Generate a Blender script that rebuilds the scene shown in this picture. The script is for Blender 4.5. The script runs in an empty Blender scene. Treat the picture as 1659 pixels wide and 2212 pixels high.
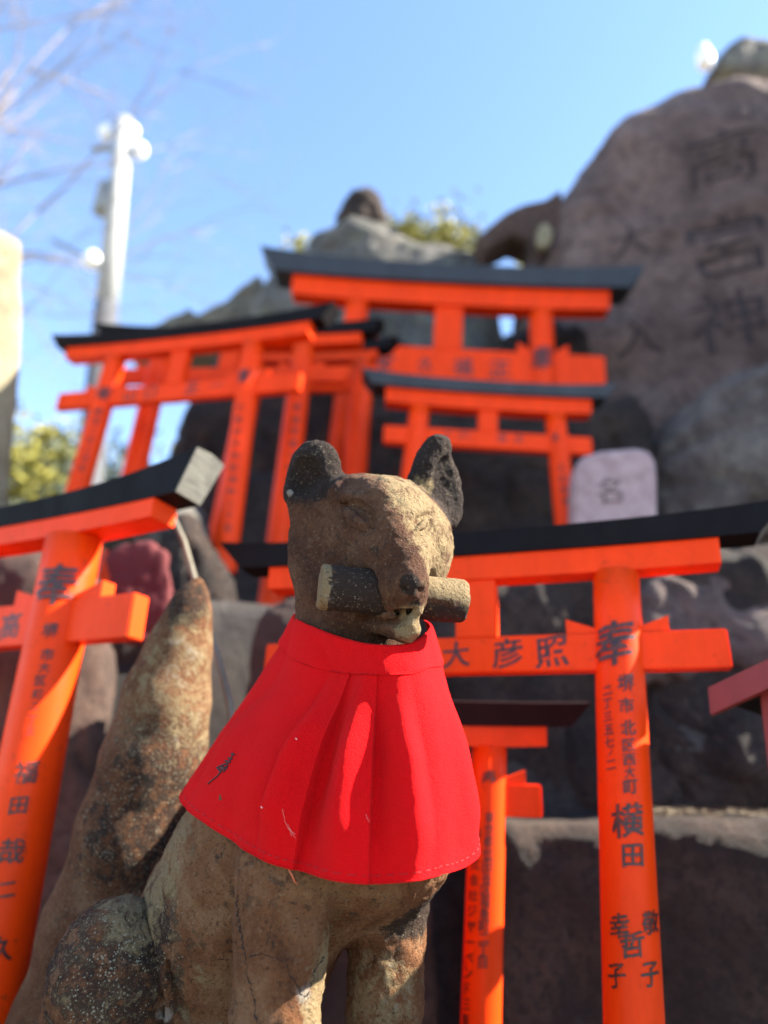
import bpy, bmesh, math, random
import numpy as np
from mathutils import Matrix, Vector
from mathutils.bvhtree import BVHTree
random.seed(7)
rng = np.random.default_rng(7)
scene = bpy.context.scene
COL = scene.collection

# ------------------------------------------------------------------ camera
FPX = 1534.0                                   # focal length in pixels of a 1659 x 2212 picture
TH, RO = math.radians(20), math.radians(4)     # pitch up, roll
CAM = np.array([0, 0, 1.1])
_U0 = np.array([0, -math.sin(TH), math.cos(TH)])
FW = np.array([0, math.cos(TH), math.sin(TH)])
RT = math.cos(RO) * np.array([1, 0, 0.]) + math.sin(RO) * _U0
UP = -math.sin(RO) * np.array([1, 0, 0.]) + math.cos(RO) * _U0
cd = bpy.data.cameras.new('camera')
cam = bpy.data.objects.new('camera', cd)
COL.objects.link(cam)
m = Matrix.Identity(4)
for i in range(3):
    m[i][0], m[i][1], m[i][2], m[i][3] = RT[i], UP[i], -FW[i], CAM[i]
cam.matrix_world = m
cd.sensor_fit = 'VERTICAL'
cd.sensor_height = 34.6
cd.lens = FPX / 2212 * 34.6
cd.clip_start, cd.clip_end = 0.05, 500
cd.dof.use_dof = True
cd.dof.focus_distance = 0.672
cd.dof.aperture_fstop = 2.0
cd.dof.aperture_blades = 0
scene.camera = cam

# ------------------------------------------------------------------ light
SUN_EL, SUN_AZ = math.radians(38), math.radians(92)     # azimuth from +Y towards +X
world = bpy.data.worlds.new('World')
scene.world = world
world.use_nodes = True
wn = world.node_tree.nodes
sky = wn.new('ShaderNodeTexSky')
sky.sky_type = 'NISHITA'
sky.sun_disc = False
sky.sun_elevation = SUN_EL
sky.sun_rotation = SUN_AZ
sky.altitude = 1200
sky.air_density, sky.dust_density, sky.ozone_density = 1.0, 0.0, 2.0
wn['Background'].inputs[1].default_value = 0.10
world.node_tree.links.new(sky.outputs[0], wn['Background'].inputs[0])
sl = bpy.data.lights.new('sun', 'SUN')
sl.energy, sl.angle, sl.color = 5.0, math.radians(0.5), (1.0, 0.93, 0.80)
sun = bpy.data.objects.new('sun', sl)
COL.objects.link(sun)
sd = Vector((math.sin(SUN_AZ) * math.cos(SUN_EL), math.cos(SUN_AZ) * math.cos(SUN_EL), math.sin(SUN_EL)))
sun.rotation_euler = sd.to_track_quat('Z', 'Y').to_euler()
sun.location = sd * 20
vs = scene.view_settings
vs.view_transform, vs.look, vs.exposure, vs.gamma = 'Standard', 'None', 2.5, 1.0
vs.use_curve_mapping = False
scene.cycles.use_denoising = True
scene.cycles.max_bounces = 8


# ------------------------------------------------------------------ helpers
def at(u, v, y):
    """point where the ray through photo position (u, v) meets the upright plane at distance y"""
    d = (u - 829.5) / FPX * RT - (v - 1106) / FPX * UP + FW
    return CAM + d * (y / d[1])


def cam2world(p):
    p = np.asarray(p, float)
    return CAM + p[..., 0:1] * RT + p[..., 1:2] * UP - p[..., 2:3] * FW


def cf(u, v, d):
    """camera-aligned modelling frame (metres): x right, y up, z towards the viewer"""
    return np.array([(u - 829.5) * d / FPX, (1106 - v) * d / FPX, -d])


def tag(o, label=None, cat=None, group=None, kind=None):
    if label: o['label'] = label
    if cat: o['category'] = cat
    if group: o['group'] = group
    if kind: o['kind'] = kind
    return o


def mesh_obj(name, verts, faces, mat, parent=None, smooth=False, origin=None, attrs=None):
    verts = np.asarray(verts, float).reshape(-1, 3)
    if origin is not None:
        verts = verts - np.asarray(origin)
    me = bpy.data.meshes.new(name)
    me.from_pydata(verts.tolist(), [], faces if isinstance(faces, list) else faces.tolist())
    if smooth:
        me.polygons.foreach_set('use_smooth', [True] * len(me.polygons))
    if attrs:
        for k, a in attrs.items():
            at_ = me.attributes.new(k, 'FLOAT', 'POINT')
            at_.data.foreach_set('value', np.asarray(a, np.float32))
    me.materials.append(mat)
    me.update()
    o = bpy.data.objects.new(name, me)
    COL.objects.link(o)
    if origin is not None:
        o.location = Vector(origin)
    if parent:
        o.parent = parent
    return o


def empty(name, loc=(0, 0, 0)):
    o = bpy.data.objects.new(name, None)
    o.empty_display_size = 0.05
    COL.objects.link(o)
    o.location = Vector(loc)
    return o


class MB:
    """collects shapes into one mesh"""
    def __init__(s):
        s.v, s.f = [], []

    def add(s, v, f):
        n = len(s.v)
        s.v += [tuple(p) for p in v]
        s.f += [tuple(i + n for i in q) for q in f]
        return s

    def box(s, x0, x1, y0, y1, z0, z1, bev=0.0):
        if bev <= 0:
            v = [(x, y, z) for z in (z0, z1) for y in (y0, y1) for x in (x0, x1)]
            return s.add(v, [(0, 2, 3, 1), (4, 5, 7, 6), (0, 1, 5, 4), (2, 6, 7, 3), (0, 4, 6, 2), (1, 3, 7, 5)])
        bm = bmesh.new()
        bmesh.ops.create_cube(bm, size=1)
        for q in bm.verts:
            q.co = Vector(((x0 + x1) / 2 + q.co.x * (x1 - x0), (y0 + y1) / 2 + q.co.y * (y1 - y0), (z0 + z1) / 2 + q.co.z * (z1 - z0)))
        bmesh.ops.bevel(bm, geom=bm.edges[:], offset=bev, segments=2, affect='EDGES')
        s.add([q.co[:] for q in bm.verts], [[w.index for w in p.verts] for p in bm.faces])
        bm.free()
        return s

    def tube(s, pts, rad, seg=12, cap=True):
        pts = [Vector(p) for p in pts]
        rad = rad if hasattr(rad, '__len__') else [rad] * len(pts)
        rings = []
        ref = Vector((0, 1, 0.01))
        for i, p in enumerate(pts):
            t = (pts[min(i + 1, len(pts) - 1)] - pts[max(i - 1, 0)]).normalized()
            if abs(t.dot(ref.normalized())) > .95: ref = Vector((1, .02, 0))
            a = t.cross(ref).normalized(); b = t.cross(a)
            rings.append([p + (a * math.cos(2 * math.pi * k / seg) + b * math.sin(2 * math.pi * k / seg)) * rad[i] for k in range(seg)])
        v = [q for r in rings for q in r]
        f = [(i * seg + k, i * seg + (k + 1) % seg, (i + 1) * seg + (k + 1) % seg, (i + 1) * seg + k) for i in range(len(pts) - 1) for k in range(seg)]
        if cap:
            f += [tuple(range(seg))[::-1], tuple((len(pts) - 1) * seg + k for k in range(seg))]
        return s.add(v, f)

    def build(s, name, mat, parent=None, smooth=False, origin=None):
        return mesh_obj(name, s.v, [list(q) for q in s.f], mat, parent, smooth, origin)


# ---- numpy value noise
def _h(i, j, k, s):
    n = (i * 374761393 + j * 668265263 + k * 2147483647 + s * 1274126177) & 0xffffffff
    n = ((n ^ (n >> 13)) * 1274126177) & 0xffffffff
    return ((n ^ (n >> 16)) & 0xffff) / 65535.0


def vnoise(p, scale, seed=0):
    q = np.asarray(p) * scale + 1000.0
    i = np.floor(q).astype(np.int64); f = q - i; f = f * f * (3 - 2 * f)
    r = 0
    for a in (0, 1):
        wa = f[:, 0] if a else 1 - f[:, 0]
        for b in (0, 1):
            wb = f[:, 1] if b else 1 - f[:, 1]
            for c in (0, 1):
                wc = f[:, 2] if c else 1 - f[:, 2]
                r = r + wa * wb * wc * _h(i[:, 0] + a, i[:, 1] + b, i[:, 2] + c, seed)
    return r * 2 - 1


def fbm(p, scale, oct=4, seed=0, gain=.5):
    r = 0; a = 1
    for o in range(oct):
        r = r + a * vnoise(p, scale * 2.03 ** o, seed + o * 17); a *= gain
    return r


# ---- surface nets
def surface_nets(vol, org, h):
    nx, ny, nz = vol.shape
    ins = vol < 0
    cnt = np.zeros((nx - 1, ny - 1, nz - 1), np.uint8)
    for a in (0, 1):
        for b in (0, 1):
            for c in (0, 1):
                cnt += ins[a:nx - 1 + a, b:ny - 1 + b, c:nz - 1 + c]
    act = (cnt > 0) & (cnt < 8)
    I = np.argwhere(act)
    idx = -np.ones(act.shape, np.int64); idx[act] = np.arange(len(I))
    corner = [(a, b, c) for a in (0, 1) for b in (0, 1) for c in (0, 1)]
    V = {c: vol[I[:, 0] + c[0], I[:, 1] + c[1], I[:, 2] + c[2]] for c in corner}
    acc = np.zeros((len(I), 3)); n = np.zeros(len(I))
    for ax in range(3):
        for c in corner:
            if c[ax] == 0:
                d = list(c); d[ax] = 1; d = tuple(d)
                va, vb = V[c], V[d]
                cr = (va < 0) != (vb < 0)
                t = np.where(cr, va / np.where(cr, va - vb, 1), 0)
                p = np.tile(np.array(c, float), (len(I), 1)); p[:, ax] = t
                acc += p * cr[:, None]; n += cr
    P = (I + acc / n[:, None]) * h + org
    faces = []
    for ax in range(3):
        o1, o2 = [(1, 2), (2, 0), (0, 1)][ax]
        sl0 = [slice(None)] * 3; sl1 = [slice(None)] * 3
        sl0[ax] = slice(0, -1); sl1[ax] = slice(1, None)
        for o in (o1, o2):
            sl0[o] = slice(1, -1); sl1[o] = slice(1, -1)
        A, B = ins[tuple(sl0)], ins[tuple(sl1)]
        E = np.argwhere(A != B)
        if not len(E): continue
        fl = A[E[:, 0], E[:, 1], E[:, 2]]
        E[:, o1] += 1; E[:, o2] += 1
        q = []
        for d1, d2 in ((-1, -1), (0, -1), (0, 0), (-1, 0)):
            G = E.copy(); G[:, o1] += d1; G[:, o2] += d2
            q.append(idx[G[:, 0], G[:, 1], G[:, 2]])
        q = np.stack(q, 1)
        q[~fl] = q[~fl][:, ::-1]
        faces.append(q)
    return P, np.concatenate(faces)


def vnormals(P, F):
    n = np.cross(P[F[:, 2]] - P[F[:, 0]], P[F[:, 3]] - P[F[:, 1]])
    N = np.zeros_like(P)
    for k in range(4):
        np.add.at(N, F[:, k], n)
    return N / (np.linalg.norm(N, axis=1)[:, None] + 1e-12)


def smooth_mesh(P, F, it=1, lam=.5):
    for _ in range(it):
        S = np.zeros_like(P); c = np.zeros(len(P))
        for k in range(4):
            np.add.at(S, F[:, k], P[F[:, (k + 1) % 4]]); np.add.at(S, F[:, k], P[F[:, (k + 3) % 4]])
            np.add.at(c, F[:, k], 2)
        P = P + lam * (S / c[:, None] - P)
    return P


# ---- signed distance shapes (arrays of points, float32)
def sd_sph(p, c, r): return np.sqrt(((p - np.float32(c)) ** 2).sum(-1)) - np.float32(r)


def sd_cone(p, a, b, ra, rb):
    a, b = np.float32(a), np.float32(b)
    ba = b - a; pa = p - a
    t = np.clip((pa @ ba) / np.float32(ba @ ba), 0, 1)
    return np.sqrt(((pa - t[..., None] * ba) ** 2).sum(-1)) - (np.float32(ra) + t * np.float32(rb - ra))


def sd_ell(p, c, r, M=None):
    q = p - np.float32(c)
    if M is not None: q = q @ np.float32(M)
    r = np.float32(r)
    k0 = np.sqrt(((q / r) ** 2).sum(-1)); k1 = np.sqrt(((q / (r * r)) ** 2).sum(-1)) + np.float32(1e-6)
    return k0 * (k0 - 1) / k1


def smin(a, b, k):
    h = np.clip(.5 + .5 * (b - a) / k, 0, 1).astype(np.float32)
    return b + (a - b) * h - k * h * (1 - h)


def smax(a, b, k): return -smin(-a, -b, k)


def basis(xa, ya=None, zhint=(0, 0, 1)):
    """columns = local axes"""
    x = np.array(xa, float); x /= np.linalg.norm(x)
    z = np.array(zhint, float); z = z - x * (z @ x); z /= np.linalg.norm(z)
    return np.stack([x, np.cross(z, x), z], 1)


def grid_eval(fn, lo, hi, h):
    ax = [np.arange(lo[k], hi[k] + h, h, dtype=np.float32) for k in range(3)]
    out = np.empty((len(ax[0]), len(ax[1]), len(ax[2])), np.float32)
    Y, Z = np.meshgrid(ax[1], ax[2], indexing='ij')
    for i0 in range(0, len(ax[0]), 24):
        xs = ax[0][i0:i0 + 24]
        p = np.empty((len(xs),) + Y.shape + (3,), np.float32)
        p[..., 0] = xs[:, None, None]; p[..., 1] = Y; p[..., 2] = Z
        out[i0:i0 + 24] = fn(p)
    return out


# ------------------------------------------------------------------ materials
def new_mat(name):
    mt = bpy.data.materials.new(name); mt.use_nodes = True
    nt = mt.node_tree
    return mt, nt, nt.nodes['Principled BSDF']


def N(nt, typ, **kw):
    n = nt.nodes.new(typ)
    for k, v in kw.items():
        if k.startswith('i_'):
            n.inputs[k[2:].replace('_', ' ')].default_value = v
        else:
            setattr(n, k, v)
    return n


def noise_node(nt, vec, scale, detail=4, rough=.6, dist=0.):
    n = N(nt, 'ShaderNodeTexNoise'); n.inputs['Scale'].default_value = scale
    n.inputs['Detail'].default_value = detail; n.inputs['Roughness'].default_value = rough
    n.inputs['Distortion'].default_value = dist
    if vec is not None: nt.links.new(vec, n.inputs['Vector'])
    return n.outputs['Fac']


def ramp(nt, fac, stops):
    r = N(nt, 'ShaderNodeValToRGB')
    el = r.color_ramp.elements
    while len(el) < len(stops): el.new(.5)
    for e, (p, c) in zip(el, stops):
        e.position = p
        e.color = (c, c, c, 1) if not hasattr(c, '__len__') else (*c, 1)
    nt.links.new(fac, r.inputs[0])
    return r.outputs[0]


def mix(nt, fac, a, b, typ='MIX'):
    n = N(nt, 'ShaderNodeMix', data_type='RGBA', blend_type=typ)
    for s, v in ((n.inputs[0], fac), (n.inputs[6], a), (n.inputs[7], b)):
        if hasattr(v, 'node'): nt.links.new(v, s)
        elif hasattr(v, '__len__'): s.default_value = (*v, 1)
        else: s.default_value = v
    return n.outputs[2]


def mathn(nt, op, a, b=0.):
    n = N(nt, 'ShaderNodeMath', operation=op)
    for s, v in ((n.inputs[0], a), (n.inputs[1], b)):
        if hasattr(v, 'node'): nt.links.new(v, s)
        else: s.default_value = v
    return n.outputs[0]


def bump(nt, bsdf, h, strength, dist):
    b = N(nt, 'ShaderNodeBump'); b.inputs['Strength'].default_value = strength; b.inputs['Distance'].default_value = dist
    nt.links.new(h, b.inputs['Height'])
    nt.links.new(b.outputs[0], bsdf.inputs['Normal'])
    return b


def attr(nt, name):
    n = N(nt, 'ShaderNodeAttribute'); n.attribute_name = name
    return n.outputs['Fac']


def rock_mat(name, dark, mid, light, scale=4., lichen=(.30, .30, .24), lamt=.55, bstr=.8, bdist=.02):
    mt, nt, b = new_mat(name)
    v = N(nt, 'ShaderNodeTexCoord').outputs['Object']
    n1 = noise_node(nt, v, scale, 6, .65, .4)
    c = ramp(nt, n1, [(.34, dark), (.52, mid), (.68, light)])
    n2 = noise_node(nt, v, scale * 9, 8, .78)
    c = mix(nt, ramp(nt, n2, [(.40, .8), (.52, 0.)]), c, dark)
    n3 = noise_node(nt, v, scale * 2.6, 6, .75, 1.2)
    c = mix(nt, ramp(nt, n3, [(lamt, 0.), (lamt + .13, .8)]), c, lichen)
    nt.links.new(c, b.inputs['Base Color'])
    b.inputs['Roughness'].default_value = .9
    hh = mathn(nt, 'ADD', mathn(nt, 'MULTIPLY', n1, 1.5), mathn(nt, 'MULTIPLY', n2, 1.0))
    bump(nt, b, hh, bstr, bdist * 1.6)
    return mt


def paint_mat(name, col, rough=.38, var=.15, wear=None):
    mt, nt, b = new_mat(name)
    v = N(nt, 'ShaderNodeTexCoord').outputs['Object']
    mp = N(nt, 'ShaderNodeMapping'); nt.links.new(v, mp.inputs[0]); mp.inputs['Scale'].default_value = (1, 1, .25)
    n1 = noise_node(nt, mp.outputs[0], 14, 7, .72)
    dk = tuple(x * (1 - var * 2) for x in col)
    c = mix(nt, ramp(nt, n1, [(.3, 1.), (.7, 0.)]), col, dk)
    if wear:
        n3 = noise_node(nt, v, 60, 6, .7)
        c = mix(nt, ramp(nt, n3, [(.60, 0.), (.70, .7)]), c, wear)
    nt.links.new(c, b.inputs['Base Color'])
    nt.links.new(ramp(nt, n1, [(.3, rough + .12), (.7, rough - .05)]), b.inputs['Roughness'])
    n2 = noise_node(nt, mp.outputs[0], 90, 3, .6)
    bump(nt, b, n2, .12, .002)
    return mt


VERM = paint_mat('vermilion_paint', (.90, .052, .002), .42, .13, (.36, .035, .010))
VERM.node_tree.nodes['Principled BSDF'].inputs['Specular IOR Level'].default_value = .13
VERM2 = paint_mat('vermilion_paint_weathered', (.72, .055, .012), .45, .2)
MAROON = paint_mat('maroon_paint', (.22, .016, .014), .5, .2)
BLACKP = paint_mat('black_paint', (.0075, .0062, .0075), .62, .2)
BLACKP.node_tree.nodes['Principled BSDF'].inputs['Specular IOR Level'].default_value = .10
DMAR = paint_mat('dark_maroon_paint', (.018, .006, .007), .7)
DMAR.node_tree.nodes['Principled BSDF'].inputs['Specular IOR Level'].default_value = .1
SLATE = paint_mat('black_paint_sky_tint', (.018, .022, .030), .55, .2)  # black paint with the sky's blue reflection put into its colour
INK, _nt, _b = new_mat('black_ink'); _b.inputs['Roughness'].default_value = .5
_v = N(_nt, 'ShaderNodeTexCoord').outputs['Object']
_nt.links.new(ramp(_nt, noise_node(_nt, _v, 160, 5, .75), [(.46, (.012, .009, .010)), (.66, (.16, .022, .008))]), _b.inputs['Base Color'])


def wood_mat(name, c1, c2, sc=(1, 1, 12)):
    mt, nt, b = new_mat(name)
    v = N(nt, 'ShaderNodeTexCoord').outputs['Object']
    mp = N(nt, 'ShaderNodeMapping'); nt.links.new(v, mp.inputs[0]); mp.inputs['Scale'].default_value = sc
    n1 = noise_node(nt, mp.outputs[0], 18, 6, .7)
    nt.links.new(ramp(nt, n1, [(.3, c1), (.7, c2)]), b.inputs['Base Color'])
    b.inputs['Roughness'].default_value = .8
    bump(nt, b, n1, .5, .002)
    return mt


WOODEND = wood_mat('weathered_end_grain', (.05, .047, .04), (.125, .12, .10))
BAMBOO = wood_mat('dry_bamboo', (.10, .085, .06), (.19, .165, .12), (1, 1, .1))


def fox_mat():
    mt, nt, b = new_mat('weathered_fox_stone')
    v = N(nt, 'ShaderNodeTexCoord').outputs['Object']
    n1 = noise_node(nt, v, 13, 7, .7, .5)
    n2 = noise_node(nt, v, 70, 7, .78, .3)
    n3 = noise_node(nt, v, 300, 5, .75)
    n4 = noise_node(nt, v, 26, 6, .75, 1.0)
    n5 = noise_node(nt, v, 150, 4, .8)
    c = ramp(nt, n1, [(.32, (.040, .0150, .0075)), (.48, (.078, .031, .0150)), (.64, (.140, .070, .037))])
    c = mix(nt, attr(nt, 'warm'), c, ramp(nt, n1, [(.32, (.098, .034, .012)), (.48, (.190, .078, .031)), (.64, (.27, .145, .072))]))
    dk = attr(nt, 'dark')
    f = ramp(nt, mathn(nt, 'ADD', n2, mathn(nt, 'MULTIPLY', dk, .42)), [(.55, 0.), (.66, 1.)])
    c = mix(nt, mathn(nt, 'MULTIPLY', f, .88), c, (.020, .015, .013))
    ms = attr(nt, 'moss_and_sun')
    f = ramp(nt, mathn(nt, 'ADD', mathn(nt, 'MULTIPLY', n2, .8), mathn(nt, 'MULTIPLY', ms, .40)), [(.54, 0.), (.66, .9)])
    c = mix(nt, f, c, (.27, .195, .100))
    pl = attr(nt, 'pale')
    f = ramp(nt, mathn(nt, 'ADD', mathn(nt, 'MULTIPLY', mathn(nt, 'ADD', mathn(nt, 'MULTIPLY', n4, .6), mathn(nt, 'MULTIPLY', n2, .4)), .85), mathn(nt, 'MULTIPLY', pl, .42)), [(.62, 0.), (.74, .75)])
    c = mix(nt, f, c, (.34, .30, .25))
    # crusty lichen dots, thick where the attribute says so
    vo = N(nt, 'ShaderNodeTexVoronoi'); vo.inputs['Scale'].default_value = 300; vo.inputs['Randomness'].default_value = 1
    nt.links.new(v, vo.inputs['Vector'])
    sp = mathn(nt, 'MULTIPLY', attr(nt, 'speck'), ramp(nt, n4, [(.36, .25), (.60, 1.15)]))
    th = mathn(nt, 'ADD', mathn(nt, 'MULTIPLY', sp, .34), mathn(nt, 'MULTIPLY', mathn(nt, 'SUBTRACT', n5, .5), .9))
    f = ramp(nt, mathn(nt, 'SUBTRACT', th, vo.outputs['Distance']), [(.0, 0.), (.10, .85)])
    c = mix(nt, f, c, (.33, .31, .22))
    f = ramp(nt, n3, [(.58, 0.), (.68, .6)])
    c = mix(nt, f, c, (.27, .21, .14))
    f = ramp(nt, n3, [(.34, .85), (.44, 0.)])
    c = mix(nt, f, c, (.026, .016, .011))
    nt.links.new(c, b.inputs['Base Color'])
    b.inputs['Roughness'].default_value = .92
    b.inputs['Specular IOR Level'].default_value = .2
    hh = mathn(nt, 'ADD', mathn(nt, 'MULTIPLY', n3, .8), mathn(nt, 'ADD', mathn(nt, 'MULTIPLY', n2, 1.0), mathn(nt, 'MULTIPLY', n5, .9)))
    bump(nt, b, hh, 1.0, .0055)
    return mt


FOXM = fox_mat()


def cloth_mat():
    mt, nt, b = new_mat('red_cotton')
    uv = N(nt, 'ShaderNodeTexCoord').outputs['Object']
    n1 = noise_node(nt, uv, 700, 3, .7)
    n2 = noise_node(nt, uv, 9, 4, .6)
    c = mix(nt, ramp(nt, n2, [(.3, 0.), (.7, 1.)]), (.62, .0016, .0040), (.72, .0022, .0055))
    c = mix(nt, ramp(nt, n1, [(.55, 0.), (.75, .35)]), c, (.42, .0012, .004))
    nt.links.new(c, b.inputs['Base Color'])
    b.inputs['Roughness'].default_value = .85
    b.inputs['Specular IOR Level'].default_value = .08
    b.inputs['Sheen Weight'].default_value = .06
    b.inputs['Sheen Roughness'].default_value = .5
    b.inputs['Sheen Tint'].default_value = (1, .25, .2, 1)
    bump(nt, b, n1, 1., .0030)
    return mt


CLOTH = cloth_mat()
HEM, _nt, _b = new_mat('hem_thread'); _b.inputs['Base Color'].default_value = (.75, .03, .03, 1); _b.inputs['Roughness'].default_value = .9
THREAD, _nt, _b = new_mat('dark_embroidery'); _b.inputs['Base Color'].default_value = (.04, .002, .004, 1); _b.inputs['Roughness'].default_value = .7

# ------------------------------------------------------------------ glyphs (built-in font, outlines only)
_gc = {}


def glyph(ch, bold=.018):
    if (ch, bold) in _gc: return _gc[(ch, bold)]
    cu = bpy.data.curves.new('glyph', 'FONT')
    cu.body = ch; cu.size = 1; cu.resolution_u = 3; cu.offset = bold
    ob = bpy.data.objects.new('glyph', cu); COL.objects.link(ob)
    dg = bpy.context.evaluated_depsgraph_get()
    me = bpy.data.meshes.new_from_object(ob.evaluated_get(dg))
    bm = bmesh.new(); bm.from_mesh(me)
    xs = [q.co.x for q in bm.verts] or [0]; ys = [q.co.y for q in bm.verts] or [0]
    cx, cy = (min(xs) + max(xs)) / 2, (min(ys) + max(ys)) / 2
    s = 1 / max(max(xs) - min(xs), max(ys) - min(ys), .35)
    for q in bm.verts:
        q.co = Vector(((q.co.x - cx) * s, (q.co.y - cy) * s, 0))
    for t in np.linspace(-.42, .42, 9):
        bmesh.ops.bisect_plane(bm, geom=bm.verts[:] + bm.edges[:] + bm.faces[:], plane_co=(t, 0, 0), plane_no=(1, 0, 0))
    bmesh.ops.triangulate(bm, faces=bm.faces[:])
    bm.verts.index_update()
    V = np.array([q.co[:2] for q in bm.verts]); F = [[w.index for w in p.verts] for p in bm.faces]
    bm.free()
    COL.objects.unlink(ob); bpy.data.objects.remove(ob); bpy.data.curves.remove(cu); bpy.data.meshes.remove(me)
    _gc[(ch, bold)] = (V, F)
    return V, F


def brush(V, seed):
    """hand-written look: slant, swelling strokes, uneven outline"""
    r = np.random.default_rng(seed)
    P = np.c_[V, np.zeros(len(V))]
    w = np.stack([vnoise(P + seed, 5, 1), vnoise(P + seed, 5, 2)], 1) * .022
    V = V + w
    sh = .12 + r.uniform(-.06, .06)
    return np.c_[V[:, 0] * (1 + r.uniform(-.08, .08)), V[:, 1] + V[:, 0] * sh]


# ------------------------------------------------------------------ ground
def ground():
    mt, nt, b = new_mat('pale_gravel')
    v = N(nt, 'ShaderNodeTexCoord').outputs['Object']
    n1 = noise_node(nt, v, 1.5, 8, .7)
    n2 = noise_node(nt, v, 40, 6, .7)
    c = ramp(nt, n1, [(.35, (.14, .115, .082)), (.65, (.22, .185, .135))])
    c = mix(nt, ramp(nt, n2, [(.4, 0.), (.7, .6)]), c, (.27, .235, .18))
    nt.links.new(c, b.inputs['Base Color']); b.inputs['Roughness'].default_value = .95
    bump(nt, b, n2, .6, .02)
    s = 200
    o = mesh_obj('ground', [(-s, -s, 0), (s, -s, 0), (s, s, 0), (-s, s, 0)], [[0, 1, 2, 3]], mt)
    tag(o, kind='structure')


ground()


# ------------------------------------------------------------------ rocks
def sd_poly(P, poly):
    """2D signed distance, P (n,2), poly (m,2)"""
    d = np.full(len(P), 1e9); s = np.ones(len(P))
    m_ = len(poly)
    for i in range(m_):
        a, b = poly[i], poly[i - 1]
        e = b - a; w = P - a
        t = np.clip((w @ e) / (e @ e), 0, 1)
        q = w - t[:, None] * e
        d = np.minimum(d, (q * q).sum(1))
        c1 = P[:, 1] >= a[1]; c2 = P[:, 1] < b[1]; c3 = e[0] * w[:, 1] > e[1] * w[:, 0]
        allc = c1 & c2 & c3; nonc = ~c1 & ~c2 & ~c3
        s = np.where(allc | nonc, -s, s)
    return s * np.sqrt(d)


ROCKS = {}


def rock(name, outline, y, thick, mat, label, cat='rock', vox=.03, rnd=.06, amp=.03, freq=3., seed=1, lean=0., taper=.25,
         kind=None, group=None, key=None, bulge=0., carve=None, turn=0., yawrot=0., wpoly=None):
    """stone with the given silhouette: own depth, rounded edges, uneven faces. outline in picture positions at distance y"""
    W = np.array([at(u, v, y) for u, v in outline]) if wpoly is None else None
    if turn and wpoly is None:                 # outline taken on the turned face
        for _ in range(12):
            x0_ = W[:, 0].min(); W = np.array([at(u, v, y + turn * (w_[0] - x0_)) for (u, v), w_ in zip(outline, W)])
    poly = W[:, [0, 2]] if wpoly is None else np.array(wpoly, float)
    lo = poly.min(0) - amp * 2 - vox * 2; hi = poly.max(0) + amp * 2 + vox * 2
    xs = np.arange(lo[0], hi[0] + vox, vox); zs = np.arange(lo[1], hi[1] + vox, vox)
    X, Z = np.meshgrid(xs, zs, indexing='ij')
    d2 = sd_poly(np.c_[X.ravel(), Z.ravel()], poly).reshape(X.shape)
    ys = np.arange(-vox * 3 - bulge - amp, thick + vox * 3 + amp, vox)
    half = thick / 2
    vol = np.empty((len(xs), len(ys), len(zs)), np.float32)
    for j, yy in enumerate(ys):
        # the front swells where the slab is wide
        sw = bulge * np.clip(-d2 / (np.abs(d2.min()) + 1e-6), 0, 1) ** .6
        t = yy + sw * (yy < half)
        dy = abs(t - half) - half
        a_ = d2 + rnd + np.clip(t, 0, None) * 0; b_ = dy + rnd
        vol[:, j, :] = np.minimum(np.maximum(a_, b_), 0) + np.hypot(np.maximum(a_, 0), np.maximum(b_, 0)) - rnd
    P, Fc = surface_nets(vol, np.array([xs[0], ys[0], zs[0]]), vox)
    P = smooth_mesh(P, Fc, 1)
    nrm = vnormals(P, Fc)
    dsp = fbm(P + seed * 3.7, freq, 6, seed, .58) * amp + np.abs(fbm(P * np.array([1, 1, .6]) + seed, freq * 2.6, 4, seed + 40, .6)) * amp * -.55
    rid = np.abs(vnoise(P + seed, freq * 1.7, seed + 5)); dsp -= amp * .8 * np.clip(.12 - rid, 0, 1) / .12
    P = P + nrm * dsp[:, None]
    if carve is not None: P = carve(P, nrm)
    P[:, 1] += y
    if lean: P[:, 1] += (P[:, 2] - P[:, 2].min()) * lean
    if turn: P[:, 1] += (P[:, 0] - P[:, 0].min()) * turn
    if yawrot:
        c0 = np.array([P[:, 0].max(), y]); q = P[:, :2] - c0; ca, sa = math.cos(yawrot), math.sin(yawrot)
        P[:, 0] = c0[0] + q[:, 0] * ca - q[:, 1] * sa; P[:, 1] = c0[1] + q[:, 0] * sa + q[:, 1] * ca
    org = np.array([P[:, 0].mean(), P[:, 1].mean(), P[:, 2].min()])
    o = mesh_obj(name, P, Fc, mat, None, True, org)
    tag(o, label, cat, group, kind)
    ROCKS[key or name] = (P, Fc)
    return o


def carve_text(host, o, chars, mat, name='carved_character', depth=.012, bold=.002):
    """lettering whose dark colour stands for the shade of carved strokes, laid on the uneven face of a stone; chars: (char, u, v, size in m)"""
    P, Fc = ROCKS[host]
    bv = BVHTree.FromPolygons([Vector(q) for q in P.tolist()], Fc.tolist())
    mb = MB()
    for k, (ch, u, v, s) in enumerate(chars):
        d = Vector(at(u, v, 1.0) - CAM).normalized()
        hit = bv.ray_cast(Vector(CAM), d)
        if hit[0] is None: continue
        V, F = glyph(ch, bold)
        V = brush(V, 40 + k) * s
        vv = []
        for q in V:
            h2 = bv.ray_cast(Vector((hit[0].x + q[0], 0, hit[0].z + q[1])), Vector((0, 1, 0)))
            vv.append((hit[0].x + q[0], (h2[0].y if h2[0] is not None else hit[0].y) - .004, hit[0].z + q[1]))
        t = MB().add(vv, F).build(name, mat)
        t.parent = o
        t.location = -o.location


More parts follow.
